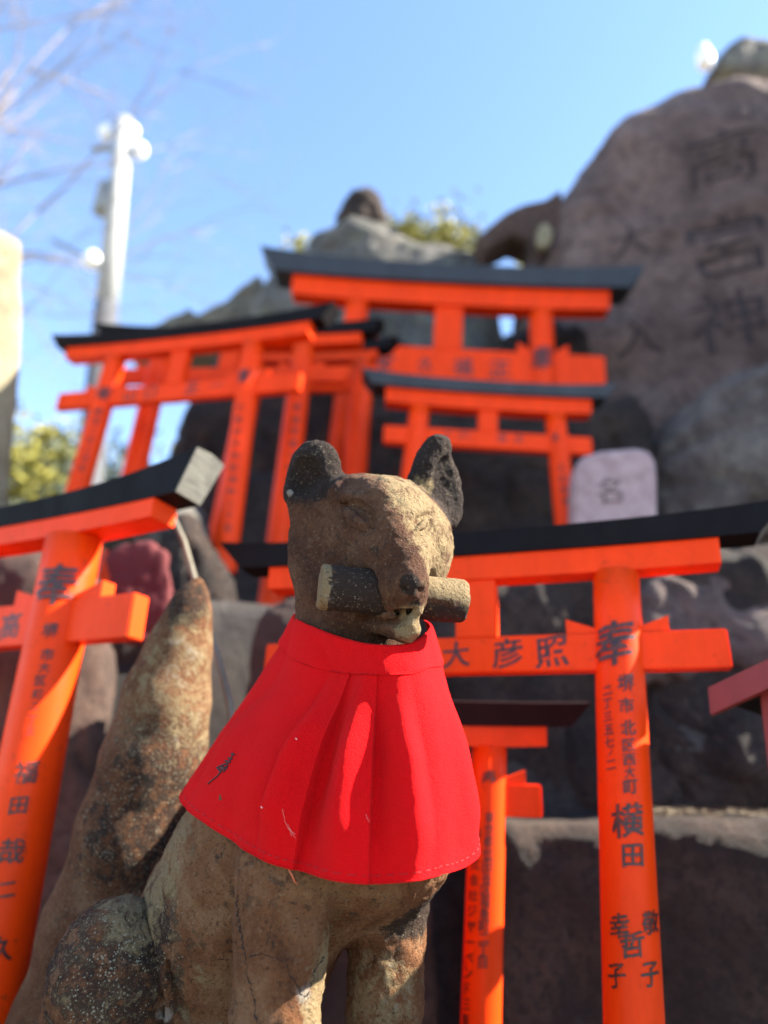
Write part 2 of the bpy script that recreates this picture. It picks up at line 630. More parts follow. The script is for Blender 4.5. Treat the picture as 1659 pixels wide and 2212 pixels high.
R_PURPLE = rock_mat('rock_purple_brown', (.092, .055, .048), (.23, .150, .128), (.32, .22, .185), 2.2, (.27, .24, .20), .60, .9, .05)
R_GREY = rock_mat('rock_grey', (.08, .074, .068), (.18, .165, .145), (.28, .26, .225), 3., (.30, .30, .18), .54, .9, .04)
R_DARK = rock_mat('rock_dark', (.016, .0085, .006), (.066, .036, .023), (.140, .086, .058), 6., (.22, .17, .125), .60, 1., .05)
R_BROWN = rock_mat('rock_brown', (.034, .017, .012), (.072, .039, .027), (.115, .068, .048), 4., (.15, .13, .10), .68, .7, .02)
R_TAN = rock_mat('rock_tan', (.08, .058, .050), (.19, .145, .125), (.28, .24, .20), 4., (.36, .32, .26), .55, .9, .04)
R_PINK = rock_mat('granite_pink', (.26, .17, .165), (.36, .25, .245), (.42, .31, .30), 30., (.44, .34, .33), .60, .3, .004)
R_POST = rock_mat('post_stone', (.20, .165, .095), (.31, .265, .17), (.38, .34, .23), 6., (.30, .28, .12), .62, .7, .02)
R_OLIVE = rock_mat('rock_olive', (.10, .085, .06), (.19, .16, .115), (.26, .23, .17), 5., (.3, .29, .2), .6, .8, .03)
R_MOUND = rock_mat('mound_earth', (.03, .024, .022), (.06, .048, .042), (.11, .09, .075), 3., (.12, .12, .08), .6, .9, .05)
CARVED, _nt, _b = new_mat('carved_shadow'); _b.inputs['Base Color'].default_value = (.034, .023, .023, 1); _b.inputs['Roughness'].default_value = .95


def mound():
    """stepped stone mound that everything stands on"""
    def hgt(x, y):
        s = lambda a, w: np.clip((y - a) / w, 0, 1) ** 2 * (3 - 2 * np.clip((y - a) / w, 0, 1))
        side = np.clip((x + 1.75) / .5, 0, 1); side = side * side * (3 - 2 * side)
        side2 = np.clip((x + 1.05) / .35, 0, 1); side2 = side2 * side2 * (3 - 2 * side2)
        h = .55 * s(.25, .2) * np.clip((x + 3.2) / .5, 0, 1) * np.clip((6 - x) / .8, 0, 1)
        h = h + .90 * s(1.50, .16) * np.clip((x + 2.2) / .4, 0, 1) * np.clip((6 - x) / .8, 0, 1)
        h = h + .72 * s(2.42, .12) * side2 * np.clip((6 - x) / .8, 0, 1)
        h = h + .50 * s(3.0, .5) * side2 * np.clip((6 - x) / .8, 0, 1)
        return h * (1 - s(6., 3.))
    xs = np.linspace(-4.5, 7, 231); ys = np.linspace(.2, 9.2, 226)
    X, Y = np.meshgrid(xs, ys, indexing='ij')
    P = np.c_[X.ravel(), Y.ravel(), np.zeros(X.size)]
    P[:, 2] = hgt(P[:, 0], P[:, 1])
    m_ = P[:, 2] > .3
    P[:, 2] += fbm(P, 2.5, 4, 3) * .018 * m_ - .004
    n = len(ys)
    F = [[i * n + j, (i + 1) * n + j, (i + 1) * n + j + 1, i * n + j + 1] for i in range(len(xs) - 1) for j in range(n - 1)]
    o = mesh_obj('terrain', P, F, R_MOUND, None, True)
    tag(o, kind='structure')


mound()

# the large stones of the mound
o = rock('inscribed_boulder', [(1105, 1250), (1110, 1000), (1125, 800), (1150, 640), (1165, 560), (1185, 440), (1230, 372), (1262, 310), (1300, 258), (1350, 222),
         (1420, 190), (1500, 150), (1580, 136), (1700, 142), (1800, 180), (1900, 260), (1990, 420), (2050, 700), (2080, 1250)], 3.1, .9, R_PURPLE,
         'huge purple-brown boulder with large carved characters, towering over the gates', 'boulder', .045, .22, .040, 1.6, 3, bulge=.08, turn=-.30)
carve_text('inscribed_boulder', o, [('高', 1560, 340, .33), ('宮', 1572, 525, .36), ('大', 1362, 520, .20), ('神', 1575, 690, .34), ('入', 1380, 730, .22)], CARVED)
rock('flank_boulder', None, 1.75, 1.1, R_PURPLE, 'massive weathered boulder next to the lichen-mottled one', 'boulder', .06, .25, .06, 1.4, 61,
     wpoly=[(1.75, .4), (1.7, 1.8), (1.8, 3.2), (2.0, 4.3), (2.4, 4.9), (2.9, 4.7), (3.3, 3.4), (3.5, .4)])
rock('capstone', [(1530, 150), (1548, 118), (1570, 84), (1605, 62), (1660, 64), (1720, 80), (1760, 150)], 3.5, .5, R_GREY,
     'pale rounded stone sitting on top of the inscribed boulder', 'rock', .03, .1, .02, 4, 9)
rock('grey_crag', [(505, 760), (512, 690), (530, 630), (560, 582), (600, 532), (655, 492), (720, 462), (785, 450), (850, 470), (905, 486), (980, 505), (1035, 515),
     (1066, 552), (1080, 620), (1110, 800), (1110, 1000), (505, 1000)], 3.35, .7, R_GREY, 'grey lichen-streaked crag behind the highest gate', 'rock', .04, .16, .05, 2.2, 5, bulge=.1)
rock('domed_stone', [(714, 480), (722, 440), (742, 408), (768, 392), (800, 392), (826, 410), (842, 445), (850, 480)], 3.7, .35, R_DARK,
     'dark domed stone crowning the grey crag', 'rock', .025, .1, .02, 4, 6)
rock('stone_bridge', [(1030, 505), (1080, 466), (1135, 436), (1175, 428), (1215, 400), (1230, 470), (1190, 520), (1168, 560), (1178, 640), (1120, 640), (1095, 590), (1148, 560), (1142, 520), (1110, 508), (1068, 528), (1050, 545)],
     3.05, .2, R_BROWN, 'brown stone arching over a gap of sky beside the boulder', 'rock', .014, .02, .006, 4, 8)
rock('olive_outcrop', [(262, 760), (285, 720), (335, 690), (388, 662), (402, 645), (420, 664), (470, 640), (522, 600), (560, 570), (590, 760)], 3.9, .6, R_OLIVE,
     'low olive-brown outcrop sloping down towards the utility pole', 'rock', .04, .08, .03, 3, 11)
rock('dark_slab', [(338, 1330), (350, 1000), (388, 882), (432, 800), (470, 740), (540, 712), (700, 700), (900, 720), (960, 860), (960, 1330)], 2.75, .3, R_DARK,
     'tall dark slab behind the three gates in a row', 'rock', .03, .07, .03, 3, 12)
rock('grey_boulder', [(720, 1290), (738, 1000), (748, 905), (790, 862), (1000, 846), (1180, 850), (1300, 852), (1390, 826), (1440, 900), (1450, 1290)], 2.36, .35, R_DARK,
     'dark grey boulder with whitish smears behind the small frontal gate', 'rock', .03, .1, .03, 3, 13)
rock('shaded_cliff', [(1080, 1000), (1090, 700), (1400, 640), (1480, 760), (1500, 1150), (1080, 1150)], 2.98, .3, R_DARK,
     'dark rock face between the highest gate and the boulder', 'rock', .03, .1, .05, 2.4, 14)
rock('lichen_boulder', [(1412, 1250), (1420, 1080), (1428, 970), (1452, 900), (1490, 845), (1550, 790), (1640, 760), (1760, 755), (1860, 800), (1950, 1000), (1950, 1250)], 2.3, .5, R_TAN,
     'tan lichen-mottled boulder at the foot of the inscribed one', 'boulder', .03, .16, .04, 2.8, 15, bulge=.1)
o = rock('granite_stele', [(1238, 1290), (1240, 1050), (1246, 1000), (1262, 980), (1300, 970), (1380, 964), (1406, 972), (1420, 998), (1424, 1050), (1428, 1290)], 1.86, .09, R_PINK,
         'small pink granite stele with rounded top and one engraved character', 'stele', .010, .018, .002, 8, 16)
INC, _nt, _b = new_mat('incised_granite'); _b.inputs['Base Color'].default_value = (.11, .075, .075, 1); _b.inputs['Roughness'].default_value = .95
carve_text('granite_stele', o, [('名', 1315, 1060, .080)], INC, bold=-.004)
rock('mossy_rubble', [(205, 1160), (225, 1060), (262, 1008), (300, 992), (345, 1002), (400, 1060), (420, 1180)], 1.72, .25, R_GREY,
     'pale-flecked rubble stone above the gate with unpainted beam ends', 'rock', .015, .06, .02, 8, 17)
rock('brown_monument', [(-420, 2700), (-420, 1260), (-200, 1150), (60, 1150), (150, 1190), (205, 1250), (215, 1400), (215, 2700)], 1.5, .2, R_BROWN,
     'broad brown upright slab behind the gate with unpainted beam ends', 'stele', .022, .05, .02, 4, 18)
rock('brown_tablet', [(190, 2700), (196, 1420), (225, 1370), (330, 1340), (440, 1380), (470, 1480), (490, 2700)], 1.62, .14, R_BROWN,
     'brown stone tablet behind the statue tail', 'stele', .018, .03, .012, 6, 19)
rock('grey_shard', [(325, 1500), (330, 1230), (345, 1150), (400, 1105), (450, 1150), (500, 1290), (520, 1560), (420, 1700)], 1.66, .16, R_DARK,
     'dark grey rock beside the black-footed pillar', 'rock', .02, .05, .025, 6, 20)
rock('leaning_slab', [(415, 2700), (470, 1800), (505, 1520), (545, 1330), (575, 1290), (700, 1275), (860, 1320), (940, 1500), (960, 2700)], 1.46, .12, R_BROWN,
     'smooth red-brown slab leaning behind the statue neck', 'stele', .022, .03, .012, 5, 21)
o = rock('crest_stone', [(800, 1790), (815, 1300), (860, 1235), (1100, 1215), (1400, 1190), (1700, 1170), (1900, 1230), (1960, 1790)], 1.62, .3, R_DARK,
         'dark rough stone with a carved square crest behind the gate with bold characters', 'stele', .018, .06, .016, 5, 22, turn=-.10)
rock('reddish_rock', [(1370, 1490), (1385, 1290), (1420, 1232), (1560, 1212), (1720, 1205), (1780, 1300), (1780, 1490), (1600, 1450), (1480, 1480)], 1.52, .14, R_PURPLE,
     'reddish-brown rough rock above the carved crest', 'rock', .016, .05, .016, 6, 23)
# the carved square crest
mb = MB()
for (u0, v0, u1, v1, dd, bv_) in ((1448, 1560, 1532, 1632, .035, .012),):
    a, b_ = at(u0, v1, 1.56), at(u1, v0, 1.56)
    mb.box(a[0], b_[0], 1.555, 1.70, a[2], b_[2], bv_)
t = mb.build('crest_boss', R_GREY, None, False)
t.parent = o; t.location = -o.location
mb = MB()
for s, e in (((1408, 1500), (1420, 1590)), ((1420, 1590), (1450, 1665)), ((1450, 1665), (1535, 1672)), ((1535, 1672), (1600, 1640))):
    mb.tube([at(*s, 1.575), at(*e, 1.575)], [.016, .016], 8)
t = mb.build('crest_ring', R_DARK, None, True); t.parent = o; t.location = -o.location
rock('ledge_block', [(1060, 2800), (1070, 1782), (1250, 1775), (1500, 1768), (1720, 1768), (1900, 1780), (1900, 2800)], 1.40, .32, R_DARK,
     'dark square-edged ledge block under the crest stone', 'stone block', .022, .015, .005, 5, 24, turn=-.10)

# pale straws added to draw the thin sunlit edge of the ledge
LITEDGE, _nt, _b = new_mat('lit_edge_straws'); _b.inputs['Base Color'].default_value = (.16, .12, .075, 1); _b.inputs['Roughness'].default_value = .95
mb = MB()
for i in range(150):
    u = random.uniform(1390, 1650); p = at(u, 1767, 1.45) + np.array([0, random.uniform(-.03, .06), random.uniform(0, .012) + .004])
    a = random.uniform(0, 3.14); L = random.uniform(.006, .02)
    mb.tube([p - np.array([math.cos(a), math.sin(a), .1]) * L, p + np.array([math.cos(a), math.sin(a), .1]) * L], [.0012, .0008], 5)
tag(mb.build('lit_edge_straws', LITEDGE), 'pale straws added as the sunlit edge of the ledge under the carved crest', 'lit edge', kind='stuff')


# ------------------------------------------------------------------ gates
class Torii:
    """local frame: x along the beams, -y front, z up, z = 0 at the middle of the tie beam"""

    def __init__(s, label, y, x, z, yaw, roll, pitch, h, k, a, hsh, ls, hn, ln, r, base_z, group=None, kl=None, sori=.02, kas_h=None, kas_over=.055,
                 red=VERM, kasm=None, sleeve=False, endcap=False, dn=.012, ds=.02, wedge=True, strut_w=None, kas_d=None, sleeve_h=.075, flare=0.):
        kl = k if kl is None else kl
        Rz = Matrix.Rotation(yaw, 3, 'Z'); Rx = Matrix.Rotation(pitch, 3, 'X'); Ry = Matrix.Rotation(roll, 3, 'Y')
        s.M = (Rz @ Rx @ Ry); s.o = Vector((x, y, z))
        s.h, s.k, s.kl, s.r, s.dn, s.hn = h, k, kl, r, dn, hn
        zb = (base_z - z) / s.M[2][2] - .01           # local height of the feet
        s.zb = zb
        root = empty('torii_gate'); s.root = root
        M4 = s.M.to_4x4(); M4.translation = s.o + s.M @ Vector((0, 0, zb))
        root.matrix_world = M4
        tag(root, label, 'torii gate', group)
        sh = (0, 0, -zb)
        mv = lambda mb: setattr(mb, 'v', [(p[0], p[1], p[2] - zb) for p in mb.v]) or mb
        kas_h = kas_h or hsh * 1.05
        kas_d = kas_d or ds * 1.55
        for sgn, kk in ((-1, kl), (1, k)):
            mb = MB(); n = 14; seg = 32
            pts = [(sgn * (h - kk * zz), 0, zz) for zz in np.linspace(zb - .03, a + .002, n)]
            mb.tube(pts, [r * (1.05 - .09 * i / (n - 1)) for i in range(n)], seg)
            s_p = mv(mb).build('pillar', red, root, True)
            if sgn == 1: s.pillar = s_p
            if sleeve:
                mb = MB(); mb.tube([(sgn * (h - kk * zz), 0, zz) for zz in (zb - .03, zb + sleeve_h)], r * 1.12, 28)
                mv(mb).build('base_sleeve', BLACKP, root, True)
            if wedge:
                for d in (-1, 1):
                    x0 = sgn * h + d * r * .85; x1 = sgn * h + d * r * 2.05
                    xa, xb = min(x0, x1), max(x0, x1)
                    za, zbb = hn / 2 + .001, hn / 2 + hn * .30
                    lo, hi = (hn / 2 + hn * .02, zbb) if d > 0 else (zbb, hn / 2 + hn * .02)
                    yy = dn * .78
                    mb = MB().add([(xa, -yy, za), (xb, -yy, za), (xb, yy, za), (xa, yy, za), (xa, -yy, lo + .006), (xb, -yy, hi + .006), (xb, yy, hi + .006), (xa, yy, lo + .006)],
                                  [(0, 3, 2, 1), (4, 5, 6, 7), (0, 1, 5, 4), (1, 2, 6, 5), (2, 3, 7, 6), (3, 0, 4, 7)])
                    mv(mb).build('wedge', red, root)
        mv(MB().box(-ln, ln, -dn, dn, -hn / 2, hn / 2, .0018)).build('tie_beam', red, root)
        sw = strut_w or r * .9
        mv(MB().box(-sw, sw, -dn * 1.15, dn * 1.15, hn / 2 - .001, a + .001, .0015)).build('strut', red, root)
        # lintel (curving up slightly with the roof beam)
        def beam(L0, L1, z0, z1, yd, ydt, name, mat, cap=None):
            n = 25; mb = MB(); V = []
            for i in range(n):
                t = -1 + 2 * i / (n - 1)
                up = sori * abs(t) ** 2.6; uf = flare * abs(t) ** 3 if name == 'roof_beam' else 0
                xb_, xt_ = t * L0, t * L1
                V += [(xb_, -yd, z0 + up), (xb_, yd, z0 + up), (xt_, ydt, z1 + up + uf), (xt_, 0, z1 + up + uf + (ydt * .12 if name == 'roof_beam' else 0)), (xt_, -ydt, z1 + up + uf)]
            Fq = []
            for i in range(n - 1):
                for q in range(5):
                    A, B = i * 5 + q, i * 5 + (q + 1) % 5
                    Fq.append((A, B, B + 5, A + 5))
            Fq += [(4, 3, 2, 1, 0), tuple((n - 1) * 5 + q for q in range(5))]
            mb.add(V, [f_[::-1] for f_ in Fq])
            return mv(mb).build(name, mat, root), V, n
        so = sori
        beam(ls, ls * 1.004, a, a + hsh, ds, ds, 'lintel', red)
        lk0, lk1 = ls + kas_over * .55, ls + kas_over
        _, V, n = beam(lk0, lk1, a + hsh + .0005, a + hsh + kas_h, kas_d * .86, kas_d, 'roof_beam', kasm or BLACKP)
        if endcap:
            for e in (0, n - 1):
                q = V[e * 5:e * 5 + 5]; dx = .0025 * (1 if e else -1)
                c = np.mean(q, 0)
                q2 = [tuple(c + (np.array(p) - c) * .985 + np.array([dx, 0, 0])) for p in q]
                q3 = [tuple(np.array(p) - np.array([dx * 2, 0, 0])) for p in q2]
                mb = MB().add(q2 + q3, [(0, 1, 2, 3, 4), (9, 8, 7, 6, 5)] + [(i, 5 + i, 5 + (i + 1) % 5, (i + 1) % 5) for i in range(5)])
                mv(mb).build('end_grain', WOODEND, root)

    def local(s, p): return s.M.transposed() @ (Vector(p) - s.o)

    def pix_ray(s, u, v):
        o = s.local(CAM); d = s.local(at(u, v, 1.0)) - o
        return o, d

    def write_pillar(s, side, chars, name='painted_character', bold=.016, seed=0):
        """chars: (char, u, v, size px) brushed round the pillar"""
        kk = s.k if side > 0 else s.kl
        mb = MB()
        for j, (ch, u, v, px) in enumerate(chars):
            o, d = s.pix_ray(u, v)
            # intersect with the (nearly upright) pillar
            t = -o.y / d.y
            for _ in range(6):
                z = o.z + d.z * t; cx = side * (s.h - kk * z)
                A = d.x ** 2 + d.y ** 2; B = 2 * ((o.x - cx) * d.x + o.y * d.y); Cc = (o.x - cx) ** 2 + o.y ** 2 - s.r ** 2
                D = B * B - 4 * A * Cc
                if D < 0: t = -B / (2 * A); break
                t = (-B - math.sqrt(D)) / (2 * A)
            P = o + d * t; z = P.z; cx = side * (s.h - kk * z)
            phi = math.atan2(P.x - cx, -P.y)
            wd = (s.M @ P + s.o) - Vector(CAM)
            size = px / FPX * wd.dot(Vector(FW))
            V, F = glyph(ch, bold); V = brush(V, seed * 100 + j) * size * .86
            rr = s.r * 1.035 + .0006
            vv = []
            for q in V:
                zz = z + q[1]; f_ = phi + q[0] / rr
                c2 = side * (s.h - kk * zz)
                vv.append((c2 + math.sin(f_) * rr, -math.cos(f_) * rr, zz - s.zb))
            MB().add(vv, F).build(name, INK, s.root)

    def write_beam(s, chars, name='painted_character', bold=.016, seed=0):
        mb = MB()
        for j, (ch, u, v, px) in enumerate(chars):
            o, d = s.pix_ray(u, v)
            t = (-s.dn - o.y) / d.y; P = o + d * t
            wd = (s.M @ P + s.o) - Vector(CAM); size = px / FPX * wd.dot(Vector(FW))
            V, F = glyph(ch, bold); V = brush(V, seed * 100 + 50 + j) * size
            MB().add([(P.x + q[0], -s.dn - .0006, P.z + q[1] - s.zb) for q in V], F).build(name, INK, s.root)


LOW, L1, L2 = .55, 1.45, 2.17
T = Torii('vermilion torii gate with bold black characters and wide black roof beam beside the fox statue', 1.05, .1521, 1.267, -.3239, -.045, -.0694, .1981, -.0525, .1132, .0376, .3435, .0520, .338,
          .0335, LOW, kl=.125, sori=.004, flare=.012, kas_h=.036, kas_over=.098, dn=.013, ds=.020)
T.write_pillar(1, [('奉', 1327, 1388, 118), ('堺', 1352, 1475, 44), ('市', 1353, 1524, 38), ('北', 1357, 1572, 40), ('区', 1358, 1609, 30), ('西', 1359, 1641, 29), ('大', 1360, 1668, 28), ('町', 1362, 1700, 36),
                   ('二', 1313, 1492, 26), ('丁', 1313, 1520, 26), ('三', 1314, 1548, 24), ('五', 1316, 1576, 28), ('七', 1317, 1604, 26), ('ノ', 1319, 1626, 16), ('二', 1321, 1652, 28),
                   ('横', 1356, 1772, 82), ('田', 1367, 1848, 52), ('幸', 1338, 2000, 56), ('哲', 1366, 2040, 58), ('敬', 1406, 1992, 56), ('子', 1332, 2108, 56), ('子', 1405, 2104, 56)], seed=1)
T.write_beam([('大', 985, 1414, 58), ('彦', 1096, 1410, 64), ('照', 1192, 1408, 70)], seed=2)
T = Torii('small vermilion torii gate under a maroon roof beam, half hidden by the fox statue', 1.18, .1156, 1.0669, -.0182, -.0364, .0191, .0750, -.0502, .0763, .0306, .166, .0470, .157, .0285, LOW, kl=-.02,
          sori=.004, kas_h=.036, kas_over=.07, kasm=DMAR, dn=.012, ds=.02)
T.write_pillar(1, [('奉', 1056, 1682, 40)] + [(c, 1058 - i * 1.3, 1766 + i * 26, 27) for i, c in enumerate('東京都世田谷区桜新町二丁目')] +
               [(c, 1030 - i * 2., 1800 + i * 33.5, 27) for i, c in enumerate('株、式会社ジャーペンド三東')], seed=3, bold=.01)
T = Torii('vermilion torii gate with unpainted wooden ends on its black roof beam, beside the statue tail', 1.25, -.7304, 1.2758, -.4363, -.0484, -.014, .2428, .0105, .1425, .0326, .4255, .0681, .4083, .046, LOW,
          sori=.010, flare=.034, kas_h=.036, kas_over=.078, endcap=True, dn=.017, ds=.028, kas_d=.036)
T.write_pillar(1, [('奉', 122, 1262, 112), ('堺', 108, 1362, 38), ('市', 102, 1414, 30), ('大', 96, 1442, 26), ('区', 88, 1470, 26), ('町', 82, 1500, 24), ('二', 76, 1526, 22), ('丁', 70, 1556, 24), ('五', 66, 1580, 22),
                   ('福', 56, 1668, 56), ('田', 40, 1740, 40), ('哉', 26, 1838, 58), ('二', 14, 1922, 44), ('久', 2, 2050, 60)], seed=4)
T.write_beam([('高', 22, 1352, 58)], seed=5)
UL = dict(sori=.010, flare=.015, kas_h=.036, kas_over=.075, dn=.013, ds=.022)
T = Torii('front one of three vermilion torii gates in a row, standing on black sleeves', 2.0, -.6907, 2.1763, -.3115, .0164, -.0153, .2611, .0407, .152, .0448, .4477, .0600, .4388, .034, L1 + .06, sleeve=True, sleeve_h=.085, **UL)
T.write_pillar(1, [('奉', 527, 812, 44)] + [(c, 518 - i * 2.6, 880 + i * 26, 19) for i, c in enumerate('大阪市中央区東町二丁五')], seed=6)
T.write_pillar(-1, [('奉', 225, 850, 40)] + [(c, 212 - i * 6., 890 + i * 20, 17) for i, c in enumerate('昭和二年三月吉')], 'painted_character', seed=7)
T.write_beam([('山', 282, 852, 34), ('口', 325, 846, 28), ('正', 415, 838, 32), ('一', 470, 832, 30)], seed=8)
T = Torii('middle one of three vermilion torii gates in a row', 2.25, -.5976, 2.3950, -.1692, .0166, -.0053, .2721, .013, .1149, .0405, .479, .058, .44, .040, L1, **UL)
T.write_pillar(1, [(c, 641 - i * 3., 880 + i * 26, 20) for i, c in enumerate('奉納平成十年吉日')], seed=9)
T = Torii('rear one of three vermilion torii gates in a row, in deep shade', 2.42, -.337, 2.475, -.19, .02, 0, .222, .03, .10, .038, .272, .055, .262, .044, L1, **UL)
T = Torii('tall vermilion torii gate with long curved black roof, highest on the mound', 2.70, .2291, 2.7828, -.0268, -.0026, .0311, .42, .0214, .2881, .0994, .711, .150, .6857, .054, L2 - .03, sori=.018, flare=.03, kas_h=.085, kas_over=.16, kasm=SLATE,
          dn=.022, ds=.04, strut_w=.062, kas_d=.08)
T.write_pillar(1, [('奉', 1172, 772, 70)], seed=10)
T.write_beam([('財', 834, 782, 40), ('久', 920, 787, 38), ('福', 1000, 792, 44), ('正', 1080, 797, 44)], seed=11)
T = Torii('small vermilion torii gate facing straight out before the dark grey boulder', 2.10, .3215, 2.1344, .0034, -.0121, .0061, .233, .065, .1051, .0532, .3407, .0600, .3403, .0345, L1, sori=.008, flare=.012, kas_h=.040, kas_over=.085, kasm=SLATE,
          dn=.016, ds=.026, wedge=False, strut_w=.031, kas_d=.05)
T.write_pillar(1, [('奉', 1200, 945, 22)] + [(c, 1212 + i * 3.2, 1010 + i * 24, 18) for i, c in enumerate('大正年吉')], seed=12)
T.write_beam([('小', 965, 938, 22), ('川', 1000, 940, 22), ('吉', 1085, 946, 22), ('次', 1120, 948, 22)], seed=13)

# ------------------------------------------------------------------ fox statue
f32 = np.float32
UPC = np.array([math.cos(TH) * math.sin(RO), math.cos(TH) * math.cos(RO), -math.sin(TH)])     # world up in the modelling frame


def down(p, L): return np.asarray(p) - UPC * L


def yaw_cam(v, a):
    """turn a direction about world up"""
    q = Matrix.Rotation(a, 3, Vector(UPC)); return np.array(q @ Vector(v))


FOXBASE_Z = .735
# -- head
EYE_L = cf(765, 1112, .70); EYE_R = cf(921, 1118, .70)
scA, scB = cf(690, 1267, .668), cf(1003, 1300, .690)
scR = .0212
scD = (scB - scA) / np.linalg.norm(scB - scA)
earL_c, earR_c = cf(680, 1016, .765), cf(950, 1046, .785)
M_earL = basis((1, .15, .25), zhint=(-.35, .1, 1))
M_earR = basis((.93, .25, -.30), zhint=(.05, .10, 1))


RIDGE_A, RIDGE_B = cf(782, 1040, .716), cf(872, 1215, .664)
_e = (RIDGE_B - RIDGE_A) / np.linalg.norm(RIDGE_B - RIDGE_A)
_n0 = np.array([.05, .35, 1.]); _n0 = _n0 - _e * (_n0 @ _e); _n0 /= np.linalg.norm(_n0)
_tr = np.cross(_n0, _e)
if _tr[0] < 0: _tr = -_tr
NR_ = _n0 * math.cos(math.radians(14)) + _tr * math.sin(math.radians(14))
NL_ = _n0 * math.cos(math.radians(34)) - _tr * math.sin(math.radians(34))


def head_base(p):
    d = sd_ell(p, cf(803, 1142, .762), (.0790, .0600, .078), basis((1, -.10, .10), zhint=(.05, 0, 1)))
    # cheeks
    d = smin(d, sd_ell(p, cf(702, 1190, .752), (.034, .052, .055)), .03)
    d = smin(d, sd_ell(p, cf(915, 1190, .752), (.028, .044, .05)), .025)
    # two facets meeting in a ridge from the crown to the nose
    for n_ in (NR_, NL_):
        d = smax(d, ((p - f32(RIDGE_A)) @ f32(n_)), .004)
    # neck
    d = smin(d, sd_cone(p, cf(775, 1190, .792), cf(772, 1440, .748), .0665, .0665), .03)
    # muzzle: upper jaw
    d = smin(d, sd_cone(p, cf(836, 1120, .712), cf(882, 1258, .655), .040, .0185), .022)
    d = smin(d, sd_cone(p, cf(856, 1210, .692), cf(884, 1292, .664), .034, .0175), .012)
    # lips, closing over the scroll
    d = smin(d, sd_ell(p, cf(846, 1272, .667), (.0215, .0225, .0175), basis((1, -.25, .25), zhint=(-.25, 0, 1))), .008)
    # lower jaw
    d = smin(d, sd_cone(p, cf(795, 1300, .716), cf(876, 1358, .664), .030, .0135), .014)
    # crown cut
    n2 = np.array([.02, 1, .05]); n2 /= np.linalg.norm(n2)
    d = smax(d, (p @ f32(n2)) - f32(cf(835, 1026, .74) @ n2), .003)
    # brow ridges
    d = smin(d, sd_cone(p, cf(730, 1066, .731), cf(815, 1110, .691), .0105, .0105), .007)
    return d


def march(fn, u, v, d0=.5, d1=1.0):
    dv = cf(u, v, 1.0); t = d0
    for _ in range(80):
        s_ = float(fn(f32(dv * t)[None, None, None])[0, 0, 0]); t += s_ * .8
        if abs(s_) < 1e-5 or t > d1: break
    return dv * t


eL, eR = march(head_base, 766, 1113), march(head_base, 914, 1132)
noseP = march(head_base, 893, 1266)
M_eL = basis((.58, -.35, .73), zhint=(-.75, .2, .65)); M_eR = basis((.46, .30, -.84), zhint=(.8, .1, .55))


def head_eye(p):
    d = head_base(p)
    for e, Mx, sc in ((eL, M_eL, 1.), (eR, M_eR, .72)):
        d = smax(d, -sd_ell(p, e + Mx[:, 2] * .001, (.0330 * sc, .0158 * sc, .0140 * sc), Mx), .003)
        d = smin(d, sd_ell(p, e - Mx[:, 2] * .0085 * sc - Mx[:, 1] * .0028 * sc, (.0275 * sc, .0098 * sc, .0105 * sc), Mx), .0015)
    return d


def _arc(pts): return [march(head_eye, u, v) for u, v in pts]


EYE_ARCS = [(_arc([(729, 1089), (748, 1090), (768, 1097), (786, 1110), (800, 1127), (806, 1138)]), .0030, .0034),
            (_arc([(731, 1096), (744, 1116), (762, 1131), (782, 1139), (802, 1141)]), .0014, .0018),
            (_arc([(886, 1150), (894, 1134), (908, 1120), (924, 1112), (938, 1110)]), .0036, .0024),
            (_arc([(886, 1151), (906, 1150), (924, 1140), (936, 1124)]), .0024, .0016)]


def scroll_sdf(p):
    q = p - f32(scA); t = q @ f32(scD)
    L = np.linalg.norm(scB - scA)
    rad = np.sqrt(np.maximum((q * q).sum(-1) - t * t, 0)) - f32(scR)
    ax = np.abs(t - f32(L / 2)) - f32(L / 2)
    return smax(rad, ax, .004)


